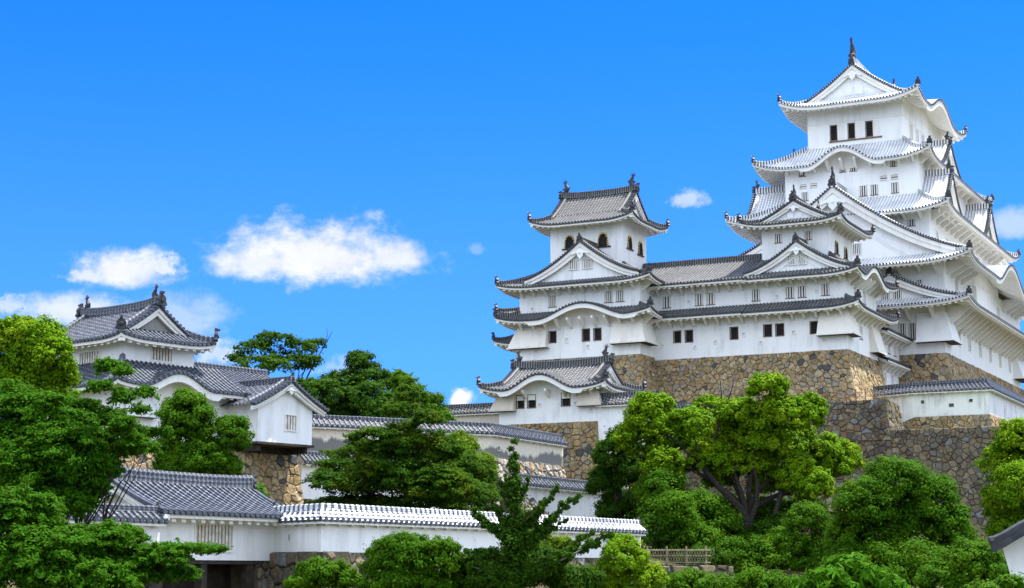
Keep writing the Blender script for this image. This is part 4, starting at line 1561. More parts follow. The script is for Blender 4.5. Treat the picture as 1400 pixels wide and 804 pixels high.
roof(Wk, Skirt((-57.0, -44.95, 162.75, 177.9), (-56.0, -48.95, 166.85, 175.2), 29.1, 31.6, .5, 4.0, kara=[('r', 169.4, 4.6, 1.35, .46)], corners='0111'), 'a', sides='frb', hips='0110', rows=7)
storey(Wk, r3w, 30.5, 35.9, front=[(-54.24, .7, 33.3, 34.2, 'shut'), (-51.12, .72, 33.35, 34.25, 'shut')], right=[(169.3, 1.2, 32.1, 33.5, 'kato'), (172.6, 1.2, 32.1, 33.4, 'kato')])
irimoya(Wk, (-57.8, -47.1, 165.0, 177.0), 'b', 34.95, 37.5, 1.6, 'a', flare=.5, Lf=3.5, fin=.85, barge=.5, pend=.6, ridge_h=.5, vo=.25)
gable(Wk, 'f', -51.4, 163.6, 4.2, 5.5, 29.65, 32.75, 'a', k=.40, barge=.62, inset=.55, pend=.75, wins=[(-52.08, .85, 30.4, 31.33, 'shut'), (-50.95, .85, 30.4, 31.33, 'shut')], ridge_h=.5, nested=1, foot=.2, end_size=.75, zwall=29.3)
brackets(Wk, rw, 'f', rng(-55.9, -47.2, 1.22), 29.35, 1.25, 1.0, .2)
brackets(Wk, rw, 'f', rng(-55.9, -47.2, 1.22), 25.9, 1.25, 1.0, .2)
brackets(Wk, rw, 'r', rng(165.2, 175.4, 1.45), 29.35, 1.3, 1.1, .2)
brackets(Wk, rw, 'r', rng(165.2, 175.4, 1.45), 25.9, 1.3, 1.1, .2)
brackets(Wk, r3w, 'f', rng(-55.6, -49.3, 2.0), 35.3, .7, .8, .2)
brackets(Wk, r3w, 'r', rng(167.2, 175, 1.3), 35.3, 1.0, 1.0, .2)
drop_box(Wk, [(-49.5, 164.6, 25.65), (-49.5, 164.5, 25.65), (-46.65, 164.5, 25.65), (-46.65, 166.6, 25.65), (-46.8, 166.6, 25.65), (-46.8, 164.6, 25.65)],
         [(-49.6, 164.6, 23.2), (-49.6, 163.75, 23.2), (-45.95, 163.75, 23.2), (-45.95, 166.7, 23.2), (-46.8, 166.7, 23.2), (-46.8, 164.6, 23.2)], 'plaster_cream')
drop_box(Wk, [(-46.8, 172.9, 25.4), (-46.65, 172.9, 25.4), (-46.65, 175.9, 25.4), (-46.8, 175.9, 25.4)], [(-46.8, 172.9, 22.4), (-45.9, 172.9, 22.4), (-45.9, 176, 22.4), (-46.8, 176, 22.4)], 'plaster_cream')

# ---- left small keep with bell-shaped windows
I = Thing('small_keep', CA, -74, 166, 22, 'white left small keep with gilt bell-shaped windows and fish finials', 'castle keep')
ri = (-80.98, -67.2, 161.14, 173)
storey(I, ri, 22.0, 26.6, front=[(-77.02, .78, 23.75, 24.9, 'dark'), (-73.22, .8, 23.7, 24.9, 'dark'), (-71.92, .8, 23.7, 24.9, 'dark'), (-75.4, .32, 23.6, 24.1, 'hole'), (-73.0, .28, 22.9, 23.25, 'hole'), (-78.9, .25, 22.85, 23.1, 'hole'), (-68.3, .28, 22.8, 23.1, 'hole'), (-75.6, .85, 25.5, 26.0, 'vent'), (-70.6, .85, 25.45, 25.95, 'vent')])
ri2 = (-80.86, -67.16, 161.16, 173)
storey(I, ri2, 26.5, 30.2, front=[(-77.02, .9, 27.5, 28.7, 'shut'), (-70.65, .88, 27.53, 28.66, 'slat'), (-69.37, .88, 27.53, 28.66, 'shut'), (-79.4, .26, 27.3, 27.55, 'hole')])
roof(I, Skirt((-82.85, -65.25, 159.25, 175), (-80.86, -67.16, 161.16, 173), 26.0, 27.0, .55, 4.2, kara=[('f', -73.0, 5.6, 1.45, .99)]), 'a', rows=5, hips='1111')
ri3 = (-78.7, -70.3, 164.2, 170.6)
roof(I, Skirt((-82.75, -65.3, 159.25, 175), (-78.7, -70.3, 164.2, 170.6), 29.5, 31.9, .5, 4.2), 'a', rows=6)
storey(I, ri3, 31.0, 37.6, front=[(-76.42, 1.3, 34.15, 35.6, 'kato'), (-72.56, 1.3, 34.05, 35.55, 'kato'), (-74.6, .25, 36.1, 36.35, 'hole')], right=[(166.0, 1.25, 33.9, 35.3, 'kato'), (168.9, 1.25, 33.7, 35.2, 'kato')])
irimoya(I, (-80.4, -68.4, 162.4, 172.3), 'a', 36.55, 40.35, 1.9, 'a', flare=.62, Lf=3.6, fin=1.15, barge=.5, pend=.55, ridge_h=.55, vo=.3, k=.3)
gable(I, 'f', -73.35, 160.0, 4.8, 6.4, 30.15, 34.0, 'a', k=.36, barge=.8, inset=.6, pend=1.0, wins=[(-74.3, 1.05, 31.15, 32.1, 'shut'), (-72.75, 1.05, 31.15, 32.1, 'shut')], ridge_h=.45, foot=.25, end_size=.75, zwall=29.7)
brackets(I, ri, 'f', rng(-80.4, -67.8, 1.45), 26.1, 1.3, 1.05, .2)
brackets(I, ri2, 'f', rng(-80.4, -67.8, 1.45), 29.7, 1.3, 1.05, .2)
brackets(I, ri, 'r', [161.7, 163, 164.2], 26.1, 1.3, 1.1, .2)
brackets(I, ri2, 'r', [161.7, 163, 164.2], 29.7, 1.3, 1.1, .2)
drop_box(I, [(-81.05, 161.1, 25.5), (-81.05, 161.0, 25.5), (-77.6, 161.0, 25.5), (-77.6, 161.1, 25.5)], [(-81.9, 161.1, 23.3), (-81.9, 160.3, 23.3), (-77.5, 160.3, 23.3), (-77.5, 161.1, 23.3)], 'plaster_cream')
drop_box(I, [(-70.1, 161.1, 25.7), (-70.1, 161.0, 25.7), (-67.05, 161.0, 25.7), (-67.05, 163.6, 25.7), (-67.2, 163.6, 25.7), (-67.2, 161.1, 25.7)],
         [(-70.2, 161.1, 23.2), (-70.2, 160.25, 23.2), (-66.3, 160.25, 23.2), (-66.3, 163.7, 23.2), (-67.2, 163.7, 23.2), (-67.2, 161.1, 23.2)], 'plaster_cream')

# ---- building glimpsed behind the left small keep
Bk = Thing('rear_turret', CA, -80, 180, 22, 'white rear building whose grey eaves peek out left of the left small keep', 'turret')
rb = (-88.3, -72, 175, 186)
storey(Bk, rb, 17, 29.6)
roof(Bk, Skirt((-90.2, -70, 173, 188), rb, 25.7, 26.7, .5, 4), 'a', rows=4, sides='fl')
roof(Bk, Skirt((-90.0, -70, 173, 188), (-84, -76, 179, 182), 29.0, 31.4, .5, 4), 'a', rows=5, sides='fl')

# ---- gate turret below
G = Thing('gate_turret', CA, -68, 144, 13.4, 'small white gate turret with a curved eave, standing lower left of the small keep', 'turret')
rg_ = (-72.72, -62.9, 140.74, 147.2)
storey(G, rg_, 13.42, 17.2, front=[(-70.55, .72, 14.93, 16.05, 'dark'), (-69.4, .76, 14.93, 16.05, 'dark'), (-65.98, .82, 14.95, 16.08, 'dark'), (-68.6, .26, 15.0, 15.25, 'hole'), (-65.0, .26, 15.0, 15.25, 'hole'), (-63.5, .26, 14.3, 14.6, 'hole')], right=[(144, .7, 15.0, 16.0, 'shut')])
irimoya(G, (-74.1, -61.4, 139.2, 148.2), 'a', 16.45, 18.95, 1.7, 'a', flare=.5, Lf=3.2, kara=[('f', -68.0, 3.9, 1.35, .905)], fin=.9, barge=.4, pend=.45, ridge_h=.55, vo=.25, k=.28)
drop_box(G, [(-72.75, 140.7, 16.3), (-72.75, 140.6, 16.3), (-71.1, 140.6, 16.3), (-71.1, 140.7, 16.3)], [(-73.4, 140.7, 14.75), (-73.4, 140.05, 14.75), (-70.95, 140.05, 14.75), (-70.95, 140.7, 14.75)], 'plaster_tan')
drop_box(G, [(-64.5, 140.7, 16.4), (-64.5, 140.6, 16.4), (-62.8, 140.6, 16.4), (-62.8, 140.7, 16.4)], [(-64.7, 140.7, 14.9), (-64.7, 140.05, 14.9), (-62.3, 140.05, 14.9), (-62.3, 140.7, 14.9)], 'plaster_tan')
brackets(G, rg_, 'f', [-72.3, -69.9, -67.6, -66, -64.9, -63.3], 16.5, 1.0, .75, .16)
brackets(G, rg_, 'r', rng(141.2, 146.8, 1.1), 16.5, 1.0, .75, .16)


def cw(A, B):
    th = R(CA)
    return (A * math.cos(th) + B * math.sin(th), -A * math.sin(th) + B * math.cos(th))


def px(A, B):
    return cw(A, B)


dobei('plaster_wall', [px(-62.88, 141.0), px(-57.2, 141.0)], 10.5, 14.85, 15.7, 'plain white wall with a small tiled roof joined to the right of the gate turret', 'a', eave=.75, thick=.25, holes=[(0, 2.4, 11.6, .3, .45)])
dobei('plaster_wall', [px(-82, 144.2), px(-72.75, 144.2)], 13.0, 15.0, 15.7, 'short buff wall with pale roof running left from the gate turret', 'a', eave=.6, mat='plaster_tan')
dobei('plaster_wall', [px(-64, 160.6), px(-54.6, 160.6)], 13.4, 15.75, 16.5, 'low wall with dark tiled roof half hidden behind the large camphor tree', 'b', eave=.7)
dobei('plaster_wall', [px(-47.5, 171.5), px(-41.9, 170.2), px(-34.72, 170.2), px(-34.72, 192), px(-34.72, 205)], [13.3, 15.2, 15.2, 15.2, 15.2], [17.55, 17.7, 17.7, 17.65, 17.65], [18.35, 18.5, 18.6, 18.4, 18.4],
      'white corner wall with slate roof under the right side of the main keep', 'b', eave=.78, thick=.22, mat='plaster_grey', spacing=.37, r=.1, holes=[(1, 1.0, 16.55, .34, .34), (1, 3.8, 16.1, .5, .36), (1, 5.7, 16.5, .36, .32)])
# ---- wooden railing on the stone block
def railing():
    t = Thing('railing', CA, -46, 162, 16.3, 'thin brown wooden railing along the top of the grey stone block', 'railing')
    m = MB()
    for z in (16.75, 17.15):
        m.tube([(-53.8, 162.1, z), (-42.6, 162.1, z)], .035, 5)
    t.part('rail', m, ['brown'])
    for i in range(13):
        x = -53.8 + i * 11.2 / 12
        p = MB()
        p.box(x - .05, x + .05, 162.05, 162.15, 16.25, 17.45)
        t.part('post', p, ['brown'])


railing()

# ================================================================== left turret
TA = 39.5
T = Thing('corner_turret', TA, -88, 70, 7.6, 'white two-storey left turret with a curved eave and a projecting gabled bay', 'turret')
tl = (-95, -83.5, 64.6, 77.3)
storey(T, tl, 7.6, 11.4, right=[(68.06, .85, 9.5, 10.3, 'wood'), (74.3, .95, 9.5, 10.35, 'wood')], front=[(-88, 1.4, 9.3, 10.3, 'wood')])
tu = (-92.6, -85.12, 65.91, 71.5)
storey(T, tu, 11.5, 14.5, right=[(68.9, 1.65, 13.12, 13.98, 'wood')], front=[(-88.4, 1.95, 12.85, 13.65, 'wood')], mat='plaster')
irimoya(T, (-93.9, -83.85, 64.75, 72.25), 'a', 14.2, 16.55, 1.35, 'b', flare=.28, Lf=2.6, fin=.72, barge=.42, pend=.0, ridge_h=.42, vo=.25, k=.25, gable_wall='plaster_dirty', th=.3, ridge_w=.4)
roof(T, Skirt((-96.2, -82.25, 63.4, 73.4), (-93, -85.1, 65.9, 73.4), 11.18, 12.9, .25, 2.5, kara=[('r', 68.2, 3.0, .95, .44)], corners='0100', k=.15), 'b', sides='fr', hips='0100', rows=6, th=.3)
roof(T, Skirt((-93, -82.25, 73.4, 79.6), (-87.6, -87.4, 73.4, 79.6), 11.18, 13.35, 0, corners='0000', k=.2), 'b', sides='rl', hips='0000', rows=7, th=.3)
rm = MB()
bent_ridge(rm, [(-87.5, 71.9 + .8 * i, 13.3) for i in range(11)], .36, .42)
T.part('ridge', rm, ['ridge_b'])
gw = MB()
gw.add([(-92.5, 79.3, 11.2), (-87.5, 79.3, 13.3), (-82.6, 79.3, 11.2)], [(0, 1, 2)])
gw.add([(-92.5, 77.3, 7.6), (-83.5, 77.3, 7.6), (-83.5, 77.3, 11.4), (-92.5, 77.3, 11.4)], [(0, 1, 2, 3)])
T.part('gable_wall', gw, ['plaster'])
# projecting bay
by = (-84.5, -80.75, 73.1, 77.75)
bm = MB()
mpr = side_map('r', by)
wall_panel(bm, mpr, 73.1, 77.75, 8.15, 10.5, [(75.4, 76.35, 9.0, 9.95)])
for sd_, s0, s1 in (('f', -84.5, -80.75), ('b', -84.5, -80.75)):
    wall_panel(bm, side_map(sd_, by), s0, s1, 8.15, 10.6, [])
bm.add([(-80.75, 73.1, 10.5), (-80.75, 77.75, 10.5), (-80.75, 77.75, 10.6), (-80.75, 75.42, 11.85), (-80.75, 73.1, 10.6)], [(0, 1, 2, 3, 4)])
T.part('bay_wall', bm, ['plaster'])
window(T, mpr, 75.87, .95, 9.0, 9.95, 'wood')
bf = MB()
bf.box(-84.5, -80.6, 73.0, 77.85, 8.0, 8.15)
for x in (73.4, 77.4):
    bf.box(-84.5, -80.9, x - .12, x + .12, 7.6, 8.0)
bf.box(-84.4, -82.6, 73.5, 77.3, 7.5, 8.0)
T.part('bay_floor', bf, ['darkwood'])
gable(T, 'r', 75.42, -80.2, 5.5, 3.1, 10.42, 12.1, 'b', k=.22, barge=.36, inset=.6, pend=.42, ridge_h=.3, end_size=.5, r=.09, spacing=.34, zwall=10.5)
drop_box(T, [(-83.5, 64.7, 11.0), (-83.4, 64.7, 11.0), (-83.4, 67.0, 11.0), (-83.5, 67.0, 11.0)], [(-83.5, 64.5, 9.4), (-82.9, 64.5, 9.4), (-82.9, 67.1, 9.4), (-83.5, 67.1, 9.4)], 'plaster_grey')
stone_base('stone_wall', TA, (-97, -82.6, 62.5, 78.2), 7.6, 1.5, 'tan stone base with green moss under the left turret', size=.5, seed=23, batter=.10, curve=.008, quoins={'f': 'r', 'r': 'lr'}, sides='frb')

# ================================================================== gatehouse and front walls
GA = 31.0
H = Thing('gatehouse', GA, -54, 59, -3.4, 'low white gatehouse with slatted window and slate roof above a dark gateway', 'gatehouse')
gh = (-56.7, -52.29, 57.24, 65.2)
storey(H, gh, .62, 3.0, right=[(60.87, 2.55, 1.05, 2.2, 'wood')], mat='plaster')
roof(H, Skirt((-57.65, -51.35, 56.5, 66.0), (-54.52, -54.48, 56.5, 66.0), 2.66, 4.12, 0, corners='0000', k=.35), 'b', sides='rl', hips='0000', rows=8, th=.26, spacing=.36, r=.095)
gable(H, 'f', -54.5, 56.45, .5, 3.15, 2.66, 4.12, 'b', k=.35, barge=.34, inset=.78, pend=.36, ridge_h=.1, face_only=True, zwall=2.5)
gable(H, 'b', -54.5, 66.05, .5, 3.15, 2.66, 4.12, 'b', k=.35, barge=.34, inset=.78, pend=0, ridge_h=.1, face_only=True, zwall=2.5)
rm = MB()
bent_ridge(rm, [(-54.5, 56.35 + .97 * i, 4.1 + .10 * abs(2 * i / 10 - 1) ** 3) for i in range(11)], .36, .55)
hr = H.part('ridge', rm, ['ridge_b'])
ridge_end(H, hr, (-54.5, 56.3, 4.1), 0, .62)
ridge_end(H, hr, (-54.5, 66.1, 4.1), math.pi, .62)
# vertical joints of the roof-end verge tiles
for sg, P0 in ((1, -51.35), (-1, -57.65)):
    for b_ in (56.5, 66.0):
        vt = MB()
        rings = []
        for i in range(9):
            q = i / 8
            A_ = P0 + (-54.5 - P0) * q
            z_ = 2.66 + 1.46 * prof(q, .35)
            rings.append([(A_, b_ - .12, z_ - .06), (A_, b_ - .12, z_ + .12), (A_, b_ + .12, z_ + .12), (A_, b_ + .12, z_ - .06)])
        vt.strip(rings, 0)
        H.part('verge_tiles', vt, ['capblue'], hr)
# scalloped cornice, gateway posts, lintel and doors
lo = MB()
lo.box(-56.6, -52.35, 57.3, 65.1, .45, .62)
for b_ in (57.5, 60.4, 63.6):
    lo.box(-52.8, -52.4, b_ - .2, b_ + .2, -3.4, .46)
    lo.box(-56.4, -56.0, b_ - .2, b_ + .2, -3.4, .46)
lo.box(-54.32, -54.05, 57.5, 63.6, -.3, .0)
lo.box(-56.68, -56.5, 57.2, 65.3, -3.4, .46)
lo.box(-56.6, -52.6, 64.2, 65.2, -3.4, .46)
H.part('gate_frame', lo, ['darkwood'])
for b0_, b1_ in ((57.3, 60.42), (60.45, 63.9)):
    dr = MB()
    dr.box(-54.25, -54.12, b0_, b1_, -3.3, .46)
    for z_ in (-2.6, -1.6, -.7):
        dr.box(-54.12, -54.06, b0_ + .05, b1_ - .05, z_ - .07, z_ + .07)
    H.part('door', dr, ['darkwood'])

fw = [(-11.3, 83.2), (-8.7, 79.95), (7.55, 105.0)]
dobei('plaster_wall', fw, [1.0, 1.0, .9], 2.46, 2.98, 'long white front wall with bright lime-jointed tile roof behind the bushes', 'c', eave=.60, thick=.2,
      holes=[(0, 1.7, 1.55, .16, .28), (1, 4.6, 1.45, .17, .42), (1, 12.4, 1.5, .17, .42), (1, 20, 1.45, .17, .42), (1, 25.5, 1.45, .17, .42)], spacing=.40, r=.105)
dobei('plaster_wall', [(-21.2, 65.2), (-15.25, 75.0)], .3, 2.22, 2.66, 'short white wall with slate roof left of the gatehouse behind leafy branches', 'b', eave=.58, thick=.2, mat='plaster_grey', spacing=.38, r=.1)
M['mild_mid'] = old_plaster('mildewed_plaster_upper_wall', .55, .85)
dobei('plaster_wall', [(-18.0, 120.8), (-1.6, 130.0), (3.95, 141.0)], 8.6, 10.38, 10.98, 'grey mildewed cream wall with dark roof running from the projecting bay to the gate turret', 'b', eave=.62, thick=.22, mat='mild_mid',
      holes=[(0, 4.0, 9.05, .35, .32), (0, 15.5, 9.0, .35, .32), (1, 1.0, 9.2, .35, .32)], spacing=.40, r=.1)
dobei('plaster_wall', [(-14.0, 114.4), (5.2, 138.0), (9.3, 143.0)], [4.9, 4.2, 4.2], [7.25, 6.55, 6.5], [7.85, 7.15, 7.1], 'white wall with slate roof below the rubble bank, partly behind the maple', 'b', eave=.66, thick=.22, mat='plaster',
      holes=[], spacing=.40, r=.1)
stone_run('stone_wall', [(-18.2, 120.5), (-1.5, 129.6), (4.1, 140.6)], 8.62, 2.0, 'rough pale rubble bank under the mildewed cream wall', 'stone_rub', .5, 31, batter=.35, proud=.2, jit=.55, gap=.04)
stone_run('stone_wall', [(-12.0, 82.0), (-11.5, 82.9), (-8.62, 79.7), (7.6, 104.8)], [1.02, 1.02, 1.02, .92], -4.5, 'brown boulder footing under the long white front wall', 'stone_grey', .62, 33, batter=.12, proud=.18, jit=.5, gap=.04)
stone_run('stone_wall', [(8.4, 107.0), (13.5, 106.6)], .55, -2.2, 'low row of grey boulders under the bamboo fence', 'stone_grey', .62, 35, batter=.25, proud=.2, jit=.5, gap=.05)


M['bamboo'] = plain('weathered_bamboo', (.20, .17, .11), .8, .3)


def bamboo_fence():
    t = Thing('bamboo_fence', 0, 8.0, 107.6, .5, 'low woven bamboo fence past the end of the long white front wall', 'fence')
    m = MB()
    x0, x1 = 8.0, 12.2
    n = 26
    for i in range(n):
        x = x0 + (x1 - x0) * i / n
        for s in (-1, 1):
            m.tube([(x, 107.6 + s * .03, .45), (x + s * .42, 107.6 + s * .03, 1.55)], .016, 4)
    t.part('lattice', m, ['bamboo'])
    r_ = MB()
    for z in (.7, 1.1, 1.45):
        r_.tube([(x0, 107.55, z), (x1, 107.55, z)], .03, 5)
    t.part('rail', r_, ['bamboo'])
    for i in range(4):
        p = MB()
        x = x0 + .3 + i * 1.2
        p.tube([(x, 107.62, .1), (x, 107.62, 1.7)], .06, 6)
        t.part('post', p, ['bamboo'])


bamboo_fence()


stone_run('stone_wall', [(13.0, 139.5), (21.0, 135.5), (28.5, 130.5)], [5.2, 6.6, 6.8], -1.0, 'tumbled grey rubble slope seen through the limbs of the huge camphor', 'stone_grey', .75, 37, batter=.55, proud=.3, jit=.6, gap=.06)


def near_roof():
    t = Thing('tiled_gate_roof', 0, 10.6, 35, -1.6, 'dark tiled roof corner over a white wall at the lower right edge', 'roof corner')
    w_ = MB()
    w_.prism([(9.86, 35.3, .62), (10.02, 35.3, -.02), (10.10, 35.3, -2.6), (14.5, 35.3, -2.6), (14.5, 35.3, 2.2), (11.0, 35.3, .98)], (.96, 3.2, 0))
    t.part('wall', w_, ['plaster'])
    rf = MB()
    pts = [(9.52, .52), (9.75, .62), (10.1, .82), (10.6, 1.06), (11.2, 1.34), (12.2, 1.9), (13.2, 2.5)]
    rings = [[(x, 34.75, z), (x, 34.75, z + .12), (x + 1.24, 38.9, z + .12), (x + 1.24, 38.9, z)] for x, z in pts]
    rf.strip(rings, 0)
    for k in range(14):
        y = 34.85 + k * .29
        sh = (y - 34.75) * .3
        rf.tube([(x + sh, y, z + .13) for x, z in pts], .085, 6, 0)
        rf.tube([(pts[0][0] + sh - .04, y, pts[0][1] + .12), (pts[0][0] + sh + .03, y, pts[0][1] + .14)], .10, 8, 0)
    rf.strip([[(x, 34.70, z - .10), (x, 34.70, z + .02), (x, 34.82, z + .02), (x, 34.82, z - .10)] for x, z in pts], 0)
    t.part('roof', rf, ['bronze'])


near_roof()

# ================================================================== trees
def leaf_mat(name, cols, trans=.4, rough=.6):
    """leaves: each leaf its own green, varied clump by clump"""
    m, t, p = new_mat(name)
    geo = t.node('ShaderNodeNewGeometry')
    rp = geo.outputs['Random Per Island']
    co = t.node('ShaderNodeTexCoord').outputs['Object']
    n = t.noise(co, .55, 3, .6)
    c = t.mix(rp, cols[0], cols[1])
    c = t.mix(t.math('MULTIPLY', t.ramp(n, .45, .7), .8), c, cols[2])
    t.put(p.inputs['Base Color'], c)
    p.inputs['Roughness'].default_value = rough
    p.inputs['Specular IOR Level'].default_value = .03
    tr_ = t.node('ShaderNodeBsdfTranslucent')
    t.put(tr_.inputs['Color'], t.mix(.5, c, (.10, .17, .02)))
    mx = t.node('ShaderNodeMixShader')
    mx.inputs[0].default_value = trans
    t.l.new(p.outputs[0], mx.inputs[1])
    t.l.new(tr_.outputs[0], mx.inputs[2])
    t.l.new(mx.outputs[0], t.n['Material Output'].inputs[0])
    return m


M['leaf_camphor'] = leaf_mat('camphor_leaves', ((.080, .195, .004), (.150, .27, .006), (.22, .32, .008)))
M['leaf_dark'] = leaf_mat('dark_evergreen_leaves', ((.018, .060, .004), (.040, .098, .006), (.032, .086, .005)), .35)
M['leaf_mid'] = leaf_mat('mid_green_leaves', ((.026, .096, .003), (.060, .150, .005), (.080, .175, .005)), .4)
M['leaf_bright'] = leaf_mat('fresh_green_leaves', ((.030, .125, .003), (.062, .18, .005), (.050, .16, .004)), .4)
M['leaf_maple'] = leaf_mat('maple_leaves', ((.015, .066, .004), (.042, .108, .005), (.095, .14, .006)), .4)
M['leaf_cherry'] = leaf_mat('cherry_leaves', ((.021, .098, .003), (.052, .155, .005), (.040, .135, .004)), .42)
M['leaf_yellow'] = leaf_mat('yellow_green_leaves', ((.072, .150, .004), (.14, .21, .006), (.105, .185, .006)), .4)
M['bark'] = plain('dark_bark', (.028, .022, .017), .95, .4, 6)
M['bark_grey'] = plain('grey_bark', (.13, .115, .095), .95, .3, 6)


def leaf_mesh(name, cen, nor, size, mat, parent, origin, rs, droop=0., long=1.0):
    """one rhombic leaf per centre"""
    n = len(cen)
    nor = nor / np.maximum(1e-6, np.linalg.norm(nor, axis=1, keepdims=True))
    rv = rs.normal(size=(n, 3))
    rv[:, 2] -= droop
    t1 = np.cross(nor, rv)
    t1 /= np.maximum(1e-6, np.linalg.norm(t1, axis=1, keepdims=True))
    t2 = np.cross(nor, t1)
    s = (size * rs.uniform(.65, 1.3, n))[:, None]
    a, b = t2 * s * .62 * long, t1 * s * .36
    fold = nor * s * .10
    v = np.empty((n, 4, 3))
    v[:, 0] = cen - a
    v[:, 1] = cen + b + fold
    v[:, 2] = cen + a
    v[:, 3] = cen - b + fold
    v -= np.array(origin)
    me = bpy.data.meshes.new(name)
    me.vertices.add(n * 4)
    me.vertices.foreach_set('co', v.reshape(-1))
    me.loops.add(n * 4)
    me.loops.foreach_set('vertex_index', np.arange(n * 4, dtype=np.int32))
    me.polygons.add(n)
    me.polygons.foreach_set('loop_start', np.arange(0, n * 4, 4, dtype=np.int32))
    me.materials.append(M[mat])
    me.update()
    me.validate()
    o = bpy.data.objects.new(name, me)
    COL.objects.link(o)
    o.parent = parent
    return o


def clumps(blobs, size, rs, density=3.2, sub=.34, flat=1.0, fill=.18, up=.35, loose=.3, spray=0.):
    """leaf positions: every blob is covered with smaller leafy clumps, denser on the outside"""
    C_, N_ = [], []
    for (x, y, z, rx, ry, rz) in blobs:
        rm = (rx * ry * rz) ** (1 / 3)
        sr = max(size * 1.6, rm * sub)
        k = max(6, int(3.6 * (rm / sr) ** 2 * 1.5))
        d = rs.normal(size=(k, 3))
        d /= np.linalg.norm(d, axis=1, keepdims=True)
        d[:, 2] = np.where(d[:, 2] < -.55, -d[:, 2], d[:, 2])
        rad = rs.uniform(.62, 1.02, k)[:, None]
        cc = d * rad * np.array([rx, ry, rz]) + np.array([x, y, z])
        srs = sr * rs.uniform(.6, 1.25, k)
        per = np.maximum(8, (density * math.pi * srs ** 2 / (size ** 2 * .45)).astype(int))
        idx = np.repeat(np.arange(k), per)
        e = rs.normal(size=(len(idx), 3))
        e /= np.linalg.norm(e, axis=1, keepdims=True)
        rr = np.where(rs.uniform(0, 1, len(idx)) < loose, np.abs(rs.normal(size=len(idx))) * .85 + .1, rs.uniform(.45, 1.12, len(idx)) ** .6)
        p = cc[idx] + e * (srs[idx] * rr)[:, None] * np.array([1.1, 1.1, .85 * flat])
        if spray:
            # leafy twigs fanning outwards instead of round clumps
            dd = d * np.array([1.2, 1.2, .5]) + rs.normal(size=d.shape) * .45
            dd[:, 2] = dd[:, 2] * .6 + .05
            dd /= np.linalg.norm(dd, axis=1, keepdims=True)
            tt = rs.uniform(0, 1, len(idx))
            ln = srs[idx] * spray
            side = rs.normal(size=(len(idx), 3)) * ((1.05 - tt) * srs[idx] * .42 + size * .5)[:, None] * np.array([1, 1, .45])
            tw = cc[idx] + dd[idx] * ((tt - .35) * ln)[:, None] + side
            tw[:, 2] -= tt ** 2 * ln * .18
            pick = rs.uniform(0, 1, len(idx)) < .72
            p = np.where(pick[:, None], tw, p)
        nn = e * 1.0 + d[idx] * .5 + rs.normal(size=e.shape) * .33
        nn[:, 2] += up
        C_.append(p)
        N_.append(nn)
        m = int(density * fill * math.pi * rx * rz / (size ** 2 * .45))
        e = rs.normal(size=(m, 3))
        e /= np.linalg.norm(e, axis=1, keepdims=True)
        p = e * (rs.uniform(0, 1, m) ** .5)[:, None] * np.array([rx, ry, rz]) * .85 + np.array([x, y, z])
        C_.append(p)
        N_.append(e + rs.normal(size=e.shape) * .6)
    return np.concatenate(C_), np.concatenate(N_)


def limb(m, p, q, r0, r1, bend, rg, seg=5, sides=7):
    p, q = Vector(p), Vector(q)
    d = q - p
    n = Vector((rg.uniform(-1, 1), rg.uniform(-1, 1), rg.uniform(-.3, .6))) * (d.length * bend)
    pts = []
    for i in range(seg + 1):
        k = i / seg
        pts.append(p + d * k + n * math.sin(math.pi * k) + Vector((rg.uniform(-1, 1), rg.uniform(-1, 1), rg.uniform(-1, 1))) * d.length * .025)
    m.tube(pts, [r0 + (r1 - r0) * i / seg for i in range(seg + 1)], sides)
    return pts[-1]


def tree(name, label, cat, base, blobs, size, mat, seed, density=3.2, sub=.34, flat=1., trunk_r=.3, fork=.35, bark='bark', up=.35, fill=.18, extra=(), group=None, limbs=True, long=1.0, droop=0., loose=.3, spray=0.):
    """tapered trunk with limbs into every crown mass, and the leafy crown"""
    rs = np.random.RandomState(seed)
    rg = random.Random(seed)
    bx, by, bz = base
    t = Thing(name, 0, bx, by, bz, label, cat, group)
    cx = sum(b[0] for b in blobs) / len(blobs)
    cy = sum(b[1] for b in blobs) / len(blobs)
    zt = max(b[2] for b in blobs)
    zl = min(b[2] for b in blobs)
    m = MB()
    fz = bz + (zt - bz) * fork
    fk = Vector((bx + (cx - bx) * .4, by + (cy - by) * .4, fz))
    limb(m, (bx, by, bz - .3), fk, trunk_r, trunk_r * .72, .05, rg, 6, 9)
    if limbs:
        bs = sorted(blobs, key=lambda b: math.atan2(b[2] - fz + 2, b[0] - fk.x))
        ng = max(2, min(5, len(bs) // 3))
        for gi in range(ng):
            grp = bs[gi * len(bs) // ng:(gi + 1) * len(bs) // ng]
            if not grp:
                continue
            mid = Vector([sum(b[q] for b in grp) / len(grp) for q in range(3)])
            hub = fk + (mid - fk) * rg.uniform(.45, .65)
            hub.z -= (mid - fk).length * .08
            end = limb(m, fk + Vector((0, 0, -.3 * trunk_r)), hub, trunk_r * .58, trunk_r * .30, .13, rg, 6, 7)
            for b in grp:
                e_ = end + (Vector((b[0], b[1], b[2] - b[5] * .2)) - end) * .8
                limb(m, end, e_, trunk_r * .26, trunk_r * .06, .16, rg, 5, 5)
    for pts, r0, r1 in extra:
        m.tube(pts, [r0 + (r1 - r0) * i / (len(pts) - 1) for i in range(len(pts))], 6)
    t.part('trunk', m, [bark])
    c, n = clumps(blobs, size, rs, density, sub, flat, fill, up, loose, spray)
    leaf_mesh('crown', c, n, size, mat, t.e, t.o, rs, droop, long)
    return t


